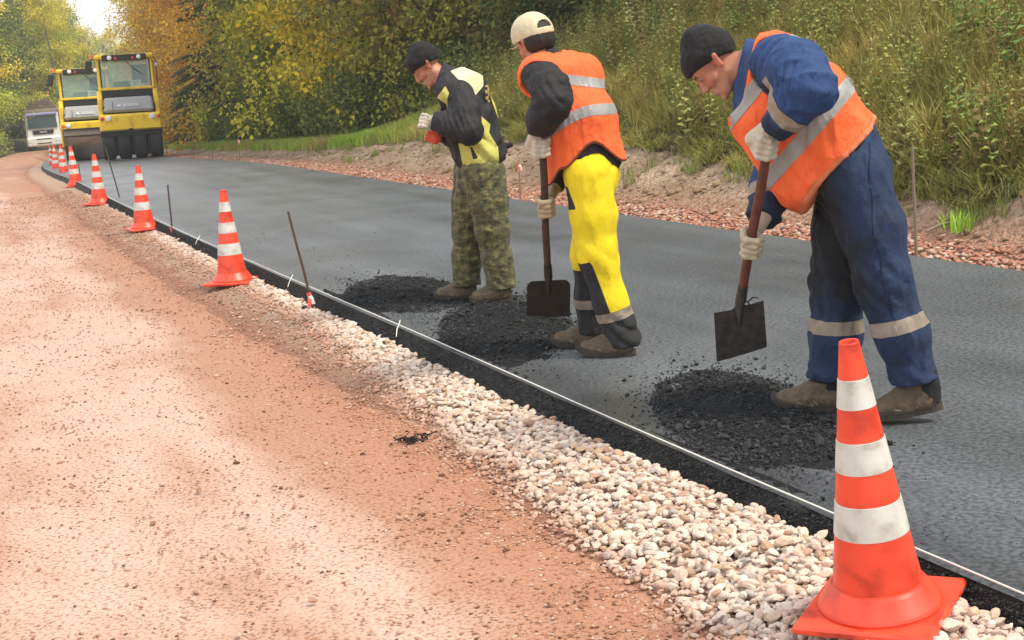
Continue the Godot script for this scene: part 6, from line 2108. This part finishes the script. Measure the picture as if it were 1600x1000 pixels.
func bush(seed_: int, sprig: ArrayMesh, wide: float, high: float, count: int, tones: Array, size := 1.0) -> Node3D:
	var r := RandomNumberGenerator.new()
	r.seed = seed_
	var t := Node3D.new()
	t.name = "bush"
	var b := Build.new()
	var buf := PackedFloat32Array()
	for k in 13:
		var a := r.randf() * TAU
		var d := sqrt(r.randf()) * wide
		var h := high * r.randf_range(0.55, 1.1)
		var p0 := Vector3(cos(a) * d * 0.4, -0.1, sin(a) * d * 0.4)
		var p2 := Vector3(cos(a) * d, h, sin(a) * d)
		var p1 := p0.lerp(p2, 0.5) + Vector3(0, h * 0.12, 0)
		b.tube([p0, p1, p2], [0.014, 0.010, 0.004], 5, false)
		var tone: Color = tones[r.randi() % tones.size()]
		for q in count / 13:
			var v := pow(r.randf(), 0.75)
			var c := p0.lerp(p1, v * 2.0) if v < 0.5 else p1.lerp(p2, v * 2.0 - 1.0)
			c += Vector3(r.randfn(), r.randfn() * 0.8, r.randfn()) * 0.17 * wide
			c.y = maxf(0.03, c.y)
			var g := r.randf_range(0.65, 1.35)
			buf.append_array(row(Basis.from_euler(Vector3(r.randfn() * 0.5, r.randf() * TAU, r.randfn() * 0.5)).scaled(Vector3.ONE * size * r.randf_range(0.6, 1.2)), c, Color(tone.r * g, tone.g * g, tone.b * g)))
	put(b.mesh(), "stems", bark("bark_dark", lin(0.03, 0.024, 0.018), lin(0.09, 0.075, 0.06)), t)
	tag(scatter(sprig, "foliage", leaf_mat, buf, t), "", "", "", "stuff")
	return t

func plant(proto: Node3D, called: String, at: Vector3, turn: float, size: Vector3, label: String, category: String, group: String) -> void:
	var o: Node3D = proto.duplicate()
	o.name = numbered(called)
	add_child(o, true)
	o.position = at
	o.rotation.y = turn
	o.scale = size
	tag(o, label, category, group)

func build_plants() -> void:
	leaf_mat = mat("leaves", Color.WHITE, 0.6)
	leaf_mat.metallic_specular = 0.3
	leaf_mat.vertex_color_use_as_albedo = true
	leaf_mat.cull_mode = BaseMaterial3D.CULL_DISABLED
	leaf_mat.backlight_enabled = true
	leaf_mat.backlight = lin(0.5, 0.5, 0.5)
	var dark_bark := bark("bark_dark", lin(0.03, 0.024, 0.018), lin(0.09, 0.075, 0.06))
	var grey_bark := bark("bark_grey", lin(0.07, 0.06, 0.05), lin(0.20, 0.18, 0.15))
	var white_bark := bark("bark_birch", lin(0.10, 0.09, 0.08), lin(0.62, 0.60, 0.56))
	var small := leaf_fan(9, 0.26, 0.10, 0.065, 601)
	var broad := leaf_fan(8, 0.30, 0.13, 0.10, 602)
	var spray := needle_spray(603)
	var yellow := [Color(0.800, 0.617, 0.036), Color(0.784, 0.598, 0.050), Color(0.614, 0.544, 0.058), Color(0.800, 0.544, 0.033)]
	var protos := {
		"golden": broadleaf("golden_birch", 611, small, 13.0, 2.5, 1.2, [Color(0.810, 0.646, 0.046), Color(0.770, 0.628, 0.064), Color(0.569, 0.554, 0.082)], 3000, white_bark, 0.13, 1.5),
		"birch": broadleaf("birch", 612, small, 14.0, 2.3, 2.6, [Color(0.825, 0.683, 0.054), Color(0.682, 0.626, 0.072), Color(0.427, 0.493, 0.072)], 2400, white_bark, 0.14, 1.5),
		"amber": broadleaf("amber_tree", 613, small, 13.0, 2.7, 0.8, [Color(0.784, 0.360, 0.046), Color(0.825, 0.469, 0.050), Color(0.563, 0.270, 0.046), Color(0.784, 0.540, 0.058)], 3200, dark_bark, 0.15, 1.4),
		"green": broadleaf("broadleaf_tree", 614, broad, 11.0, 2.5, 1.1, [Color(0.191, 0.251, 0.048), Color(0.270, 0.299, 0.061), Color(0.146, 0.203, 0.048), Color(0.383, 0.358, 0.065)], 2900, grey_bark, 0.13),
		"maple": broadleaf("maple", 615, broad, 10.0, 2.6, 1.7, yellow + [Color(0.50, 0.48, 0.055)], 3600, grey_bark, 0.12),
		"dusky": broadleaf("dark_broadleaf_tree", 616, broad, 11.0, 2.6, 1.3, [Color(0.133, 0.181, 0.049), Color(0.190, 0.225, 0.056), Color(0.248, 0.234, 0.062), Color(0.437, 0.264, 0.062)], 2900, dark_bark, 0.15),
		"yellowgreen": broadleaf("young_tree", 617, small, 9.0, 2.4, 0.4, [Color(0.504, 0.557, 0.066), Color(0.388, 0.495, 0.066), Color(0.698, 0.660, 0.075)], 3000, grey_bark, 0.10, 1.4),
		"spruce": conifer(618, spray, 14.0, 2.5, dark_bark)}
	var r := RandomNumberGenerator.new()
	r.seed = 71
	for w in WOOD:
		var p: Node3D = protos[w[2]]
		var k: float = w[3]
		plant(p, String(p.name), Vector3(w[0], ground_y(w[0], w[1]) - 0.05, -w[1]), r.randf() * TAU, Vector3(k, k * r.randf_range(0.92, 1.1), k), w[4], "tree", "trees of the autumn wood")
	# the thick dark trunk between the men
	var tr := base("old_tree", Vector3(13.75, ground_y(13.75, 28.6) - 0.1, -28.6))
	put(tube_mesh([Vector3(0.10, -0.3, 0), Vector3(0.02, 0.6, 0), Vector3(-0.10, 1.9, 0), Vector3(-0.30, 4.2, 0), Vector3(-0.5, 8.0, 0)], [0.30, 0.235, 0.215, 0.19, 0.13], 14), "trunk", dark_bark, tr)
	put(tube_mesh([Vector3(0.30, -0.3, 0.1), Vector3(0.28, 1.0, 0.12), Vector3(0.20, 3.0, 0.1), Vector3(0.15, 6.0, 0.1)], [0.10, 0.085, 0.075, 0.05], 9), "side_trunk", dark_bark, tr)
	tag(tr, "thick dark trunk standing right of the cream cap", "tree")
	# slender pale stems in front of the wood
	for q in [[11.55, 47.6, "slender pale stem leaning over the bright grass, left of two", 0.05], [11.3, 41.9, "slender pale stem right of the first maple, right of two", 0.045], [12.6, 31.6, "slender grey stem left of the cream cap", 0.06], [11.2, 38.6, "slender dark stem under the first maple, beside its bush", 0.06], [11.6, 35.4, "grey stem left of the hat of the man in camouflage", 0.08], [11.9, 33.2, "dark stem just right of the hat of the man in camouflage", 0.07], [12.1, 30.6, "lone pale stem midway between the two hats on the left", 0.05], [12.9, 27.4, "thin dark stem right of the thick trunk", 0.05], [12.2, 24.2, "dark stem at the hilltop left of the man in blue", 0.06]]:
		var st := tag(put(tube_mesh([Vector3(0.12, -0.2, 0), Vector3(0.0, 1.6, 0), Vector3(-0.16, 3.4, 0.05), Vector3(-0.4, 6.5, 0)], [q[3], q[3] * 0.9, q[3] * 0.75, q[3] * 0.4], 8), "tree_stem", grey_bark), q[2], "tree stem", "bare stems before the wood")
		st.position = Vector3(q[0], ground_y(q[0], q[1]), -q[1])
	# the thin sapling on the slope
	var sap := base("sapling", Vector3(11.35, ground_y(11.35, 21.3) - 0.05, -21.3))
	var b := Build.new()
	b.tube([Vector3(0, -0.1, 0), Vector3(-0.03, 0.55, 0), Vector3(0.03, 1.1, 0.02), Vector3(0.05, 1.9, 0), Vector3(0.16, 2.9, 0)], [0.016, 0.014, 0.012, 0.009, 0.005], 6)
	for k in 9:
		var y := 0.45 + 0.25 * k
		var a := k * 2.4
		b.tube([Vector3(0.0, y, 0), Vector3(cos(a) * 0.2, y + 0.14, sin(a) * 0.2), Vector3(cos(a) * 0.42, y + 0.38, sin(a) * 0.42)], [0.007, 0.005, 0.002], 5)
	put(b.mesh(), "stem", grey_bark, sap)
	var sb := PackedFloat32Array()
	for k in 46:
		var a := r.randf() * TAU
		var y := r.randf_range(0.6, 3.0)
		sb.append_array(row(Basis.from_euler(Vector3(0, r.randf() * TAU, 0)).scaled(Vector3.ONE * 0.55), Vector3(cos(a) * 0.4 * r.randf() + 0.05, y, sin(a) * 0.4 * r.randf()), [Color(0.42, 0.20, 0.04), Color(0.20, 0.20, 0.04), Color(0.42, 0.32, 0.05)][k % 3]))
	tag(scatter(small, "foliage", leaf_mat, sb, sap), "", "", "", "stuff")
	tag(sap, "thin bare sapling on the slope between the cap and the man in blue", "sapling")

	# bushes along the foot of the wood
	var green_t := [Color(0.155, 0.206, 0.042), Color(0.232, 0.264, 0.060), Color(0.116, 0.157, 0.036)]
	var bushes := [bush(631, broad, 1.1, 1.5, 700, green_t, 0.8), bush(632, broad, 1.3, 1.9, 800, [Color(0.093, 0.129, 0.030), Color(0.155, 0.181, 0.045), Color(0.202, 0.165, 0.045)], 0.85), bush(633, small, 1.0, 1.4, 700, [Color(0.372, 0.412, 0.060), Color(0.527, 0.495, 0.068), Color(0.248, 0.314, 0.053)], 1.1)]
	for w in BUSHES:
		var k: float = w[3]
		plant(bushes[w[2]], "bush", Vector3(w[0], ground_y(w[0], w[1]) - 0.05, -w[1]), r.randf() * TAU, Vector3(k, k, k), w[4], "bush", "bushes along the foot of the wood")
	# low growth that fills the foot of the wood
	var low := PackedFloat32Array()
	for k in 22000:
		var ss := 16.0 + 95.0 * pow(r.randf(), 1.3)
		var u := (10.3 if ss > 27.0 else 11.6) + 3.6 * pow(r.randf(), 1.2)
		var x := u + bend(ss)
		var h := (0.45 + 0.8 * r.randf()) * (0.55 + 0.75 * (0.5 + 0.5 * sin(ss * 1.7) * cos(ss * 0.6 + u)))
		var c: Color = [Color(0.195, 0.240, 0.058), Color(0.286, 0.312, 0.078), Color(0.130, 0.169, 0.046)][k % 3]
		if ss > 54.0 and k % 2: c = Color(0.442, 0.403, 0.078)
		elif r.randf() < 0.08: c = Color(0.520, 0.364, 0.065)
		var g := r.randf_range(0.65, 1.35)
		low.append_array(row(Basis.from_euler(Vector3(r.randfn() * 0.5, r.randf() * TAU, r.randfn() * 0.5)).scaled(Vector3.ONE * r.randf_range(0.5, 1.0)), Vector3(x, ground_y(x, ss) + h * r.randf(), -ss), Color(c.r * g, c.g * g, c.b * g)))
	tag(scatter(broad, "undergrowth", leaf_mat, low), "leafy undergrowth along the foot of the wood", "undergrowth", "", "stuff")
	for q in [[1.9, 84.0, 2, 1.5, "bright yellow-green bush at the left edge, low"], [2.6, 88.0, 2, 1.4, "bright yellow-green bush left of the lorry"], [4.5, 103.0, 0, 1.4, "green bush close to the left side of the lorry"], [10.6, 122.0, 2, 2.2, "bright bush behind the lorry's load"], [8.6, 119.0, 2, 2.0, "yellow-green bush above the lorry's mirror"], [12.8, 124.0, 0, 2.0, "green bush between the lorry and the drum roller"]]:
		plant(bushes[q[2]], "bush", Vector3(q[0], ground_y(q[0], q[1]) - 0.05, -q[1]), r.randf() * TAU, Vector3.ONE * q[3], q[4], "bush", "")
	for p in protos.values(): p.free()
	for p in bushes: p.free()

	# the depth of the wood: a far mass of trees
	var mass := PackedFloat32Array()
	var clump := leaf_fan(16, 1.5, 0.5, 0.34, 640)
	for k in 26000:
		var ss := r.randf_range(8.0, 150.0)
		var u := 16.5 + 16.0 * pow(r.randf(), 1.3)
		var x := u + bend(ss)
		var y := ground_y(x, ss) + 12.0 * pow(r.randf(), 1.2)
		var g := r.randf_range(0.6, 1.3)
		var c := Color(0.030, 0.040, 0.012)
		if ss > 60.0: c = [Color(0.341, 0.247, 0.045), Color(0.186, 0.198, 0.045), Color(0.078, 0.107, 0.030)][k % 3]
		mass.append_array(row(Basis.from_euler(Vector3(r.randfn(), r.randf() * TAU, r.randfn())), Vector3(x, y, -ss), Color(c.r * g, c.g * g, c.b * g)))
	for k in 16000:
		# across the far end and behind the left wood
		var px := r.randf()
		var ss := r.randf_range(150.0, 290.0) if k % 2 else r.randf_range(110.0, 190.0)
		var x := lerpf(-30.0, 45.0, px) if k % 2 else lerpf(-40.0, bend(ss) - 4.0, px)
		if k % 2 and ss < 190.0: x = bend(ss) + 14.0 + 20.0 * px
		var y := fall(ss) + (13.0 if k % 2 else 12.0) * r.randf() * (0.75 + 0.25 * sin(x * 0.35))
		var g := r.randf_range(0.7, 1.3)
		var c: Color = [Color(0.403, 0.330, 0.053), Color(0.232, 0.264, 0.053), Color(0.124, 0.165, 0.042)][r.randi() % 3]
		mass.append_array(row(Basis.from_euler(Vector3(r.randfn(), r.randf() * TAU, r.randfn())).scaled(Vector3.ONE * 1.4), Vector3(x, y, -ss), Color(c.r * g, c.g * g, c.b * g)))
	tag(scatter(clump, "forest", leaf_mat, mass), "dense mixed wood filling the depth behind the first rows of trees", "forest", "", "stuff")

	# grass and weeds on the slope and the verge
	var blades := func(seed_: int, count: int, high: float, lean: float) -> ArrayMesh:
		var q := RandomNumberGenerator.new()
		q.seed = seed_
		var bb := Build.new()
		for k in count:
			var a := q.randf() * TAU
			var p := Vector3(q.randfn(), 0, q.randfn()) * 0.05
			var h := high * q.randf_range(0.5, 1.15)
			var d := Vector3(cos(a), 0, sin(a)) * h * lean * q.randf_range(0.3, 1.2)
			var w := Vector3(-sin(a), 0, cos(a)) * 0.0055
			var g := q.randf_range(0.7, 1.25)
			bb.colour = Color(g, g, g)
			var m1 := p + d * 0.35 + Vector3(0, h * 0.6, 0)
			bb.tri(p - w, p + w, m1 + w * 0.8)
			bb.tri(p - w, m1 + w * 0.8, m1 - w * 0.8)
			bb.tri(m1 - w * 0.8, m1 + w * 0.8, p + d + Vector3(0, h, 0))
		return bb.mesh()
	var tuft: ArrayMesh = blades.call(651, 24, 0.34, 0.7)
	var short: ArrayMesh = blades.call(652, 22, 0.17, 0.5)
	var straw := PackedFloat32Array()
	var lawn := PackedFloat32Array()
	var weeds := PackedFloat32Array()
	var patchy := noise(653, 0.35, 3)
	for k in 42000:
		var ss := 4.0 + 30.0 * pow(r.randf(), 0.9)
		var u := foot(ss) - 0.12 + 9.5 * pow(r.randf(), 0.85)
		var x := u + bend(ss)
		if ss < x * 0.9 - 1.5 or ss > x * 2.6: continue
		var t := clampf(0.5 + 1.3 * patchy.get_noise_2d(x * 2.0, ss * 2.0), 0.0, 1.0)
		var c := Color(0.275, 0.269, 0.062).lerp(Color(0.525, 0.425, 0.125), t)
		if u < foot(ss) + 0.25: c = c.lerp(Color(0.275, 0.30, 0.062), 0.4)
		var g := r.randf_range(0.65, 1.3)
		var h := r.randf_range(0.55, 1.15) * (0.5 if u < foot(ss) + 0.3 else 1.0)
		straw.append_array(row(Basis.from_euler(Vector3(r.randfn() * 0.15, r.randf() * TAU, r.randfn() * 0.15)).scaled(Vector3(1.2, h, 1.2)), Vector3(x, verge_top(x, ss) + 0.01, -ss), Color(c.r * g, c.g * g, c.b * g)))
	for k in 16000:
		var ss := 22.0 + 46.0 * r.randf()
		var x := foot(ss) - 0.1 + 3.2 * r.randf() + bend(ss)
		var t := clampf(0.35 + 1.5 * patchy.get_noise_2d(x * 0.8 + 30.0, ss * 0.5), 0.0, 1.0)
		var c := Color(0.425, 0.375, 0.100).lerp(Color(0.350, 0.525, 0.050), t)
		var g := r.randf_range(0.7, 1.25)
		lawn.append_array(row(Basis.from_euler(Vector3(0, r.randf() * TAU, 0)).scaled(Vector3.ONE * r.randf_range(0.8, 1.6)), Vector3(x, verge_top(x, ss) + 0.01, -ss), Color(c.r * g, c.g * g, c.b * g)))
	# green tufts scattered over the sandy bank
	for k in 420:
		var ss := 5.0 + 26.0 * r.randf()
		var x := lerpf(7.15, foot(ss), pow(r.randf(), 0.5)) + bend(ss)
		if patchy.get_noise_2d(x * 3.0, ss * 3.0) < 0.12: continue
		lawn.append_array(row(Basis.from_euler(Vector3(0, r.randf() * TAU, 0)).scaled(Vector3.ONE * r.randf_range(0.5, 1.0)), Vector3(x, verge_top(x, ss), -ss), Color(0.25, 0.28, 0.07)))
	for q in [Vector3(7.15, 0, 8.45), Vector3(8.1, 0, 17.0)]:
		for k in 7: lawn.append_array(row(Basis.from_euler(Vector3(0, r.randf() * TAU, 0)).scaled(Vector3.ONE * r.randf_range(0.6, 1.0)), Vector3(q.x + r.randfn() * 0.06, verge_top(q.x, q.z), -q.z + r.randfn() * 0.06), Color(0.338, 0.550, 0.050)))
	var grass_mat := mat("grass_blades", Color.WHITE, 0.7)
	grass_mat.vertex_color_use_as_albedo = true
	grass_mat.backlight_enabled = true
	grass_mat.backlight = lin(0.4, 0.4, 0.4)
	tag(scatter(tuft, "dry_grass", grass_mat, straw), "tall olive and straw-coloured grass covering the slope", "grass", "", "stuff")
	tag(scatter(short, "verge_grass", grass_mat, lawn), "short bright green grass on the verge and bank", "grass", "", "stuff")
	# leafy weeds among the grass
	var weed := Build.new()
	var q2 := RandomNumberGenerator.new()
	q2.seed = 655
	for k in 15:
		var y := 0.10 + 0.045 * k
		var a := k * 2.4
		var d := Vector3(cos(a), 0.25, sin(a)).normalized()
		var sd := Vector3(-sin(a), 0, cos(a))
		var l := 0.115 * (1.15 - k * 0.045)
		var p := Vector3(0.015 * sin(y * 9.0), y, 0.01)
		var g := q2.randf_range(0.75, 1.25)
		weed.colour = Color(g, g, g)
		weed.tri(p, p + d * l * 0.5 - sd * l * 0.36 + Vector3(0, 0.012, 0), p + d * l - Vector3(0, 0.02, 0))
		weed.tri(p, p + d * l - Vector3(0, 0.02, 0), p + d * l * 0.5 + sd * l * 0.36 + Vector3(0, 0.012, 0))
	weed.colour = Color(0.800, 0.688, 0.562)
	weed.tube([Vector3.ZERO, Vector3(0.012, 0.4, 0.0), Vector3(0.0, 0.85, 0.02)], [0.004, 0.0035, 0.002], 4, false)
	var weed_mesh := weed.mesh()
	for k in 8500:
		var ss := 5.5 + 24.0 * r.randf()
		var u := foot(ss) + 0.1 + 7.5 * pow(r.randf(), 0.8)
		var x := u + bend(ss)
		if ss < x * 0.9 - 1.5 or ss > x * 2.6: continue
		if patchy.get_noise_2d(x * 1.3 + 50.0, ss * 1.3) < r.randf_range(-0.25, 0.15): continue
		var g := r.randf_range(0.6, 1.35)
		var c: Color = [Color(0.325, 0.362, 0.106), Color(0.450, 0.463, 0.163), Color(0.225, 0.275, 0.075), Color(0.300, 0.213, 0.088)][r.randi() % 4]
		weeds.append_array(row(Basis.from_euler(Vector3(r.randfn() * 0.2, r.randf() * TAU, r.randfn() * 0.2)).scaled(Vector3.ONE * r.randf_range(0.5, 1.1)), Vector3(x, verge_top(x, ss), -ss), Color(c.r * g, c.g * g, c.b * g)))
	tag(scatter(weed_mesh, "weeds", leaf_mat, weeds), "leafy weeds growing among the tall grass of the slope", "weeds", "", "stuff")
	# single broad-leaved plants at the foot of the slope, right
	for w in [[9.35, 10.75, 1.3, "broad-leaved plant under the post with the white rag"], [8.15, 9.55, 0.9, "leafy plant on the bank right of the tall grey stake"], [8.85, 9.6, 1.2, "large leafy plant at the right edge, low on the slope"]]:
		var o := base("leafy_plant", Vector3(w[0], verge_top(w[0], w[1]), -w[1]))
		for k in 5:
			var one := put(weed_mesh, "shoot", leaf_green(), o, Vector3(cos(k * 1.3) * 0.08, 0, sin(k * 1.3) * 0.08))
			one.rotation = Vector3(0.25 * cos(k * 2.0), k * 1.3, 0.25 * sin(k * 2.0))
			one.scale = Vector3(1.3, 0.75, 1.3) * w[2] * (0.8 + 0.1 * (k % 3))
		tag(o, w[3], "plant", "leafy plants at the foot of the slope")

func leaf_green() -> StandardMaterial3D:
	var m := mat("leaf_green", lin(0.20, 0.29, 0.075), 0.5)
	m.vertex_color_use_as_albedo = true
	m.backlight_enabled = true
	m.backlight = lin(0.4, 0.4, 0.4)
	return m

func _ready() -> void:
	# camera
	var cam := Camera3D.new()
	cam.name = "camera"
	cam.fov = 25.6085
	cam.near = 0.05
	cam.far = 2000.0
	add_child(cam)
	cam.basis = Basis(Vector3.UP, deg_to_rad(-22.193)) * Basis(Vector3.RIGHT, deg_to_rad(-10.17)) * Basis(Vector3.BACK, deg_to_rad(-4.5))
	cam.position = Vector3(0, 1.5, 0)
	# sky and light
	var sky := ProceduralSkyMaterial.new()
	sky.sky_top_color = lin(0.80, 0.84, 0.90)
	sky.sky_horizon_color = lin(0.92, 0.92, 0.90)
	sky.ground_bottom_color = lin(0.20, 0.18, 0.14)
	sky.ground_horizon_color = lin(0.5, 0.48, 0.42)
	sky.sky_curve = 0.2
	var we := WorldEnvironment.new()
	we.name = "world_environment"
	var e := Environment.new()
	e.background_mode = Environment.BG_SKY
	e.sky = Sky.new()
	e.sky.sky_material = sky
	e.tonemap_mode = Environment.TONE_MAPPER_LINEAR
	e.tonemap_exposure = 1.65
	e.sdfgi_enabled = true
	e.ssao_enabled = true
	e.ssil_enabled = true
	e.fog_enabled = true
	e.fog_density = 0.0010
	e.fog_light_color = Color(0.93, 0.95, 0.93)
	e.volumetric_fog_enabled = true
	e.volumetric_fog_density = 0.0
	we.environment = e
	add_child(we)
	var sun := DirectionalLight3D.new()
	sun.name = "sun"
	sun.light_energy = 0.75
	sun.light_angular_distance = 12.0
	sun.light_color = Color(1.0, 0.96, 0.88)
	sun.shadow_enabled = true
	add_child(sun)
	sun.look_at_from_position(Vector3(4.5, 9.5, 5.0), Vector3.ZERO)

	build_land()
	build_gravel()
	build_props()
	build_people()
	build_machines()
	build_plants()
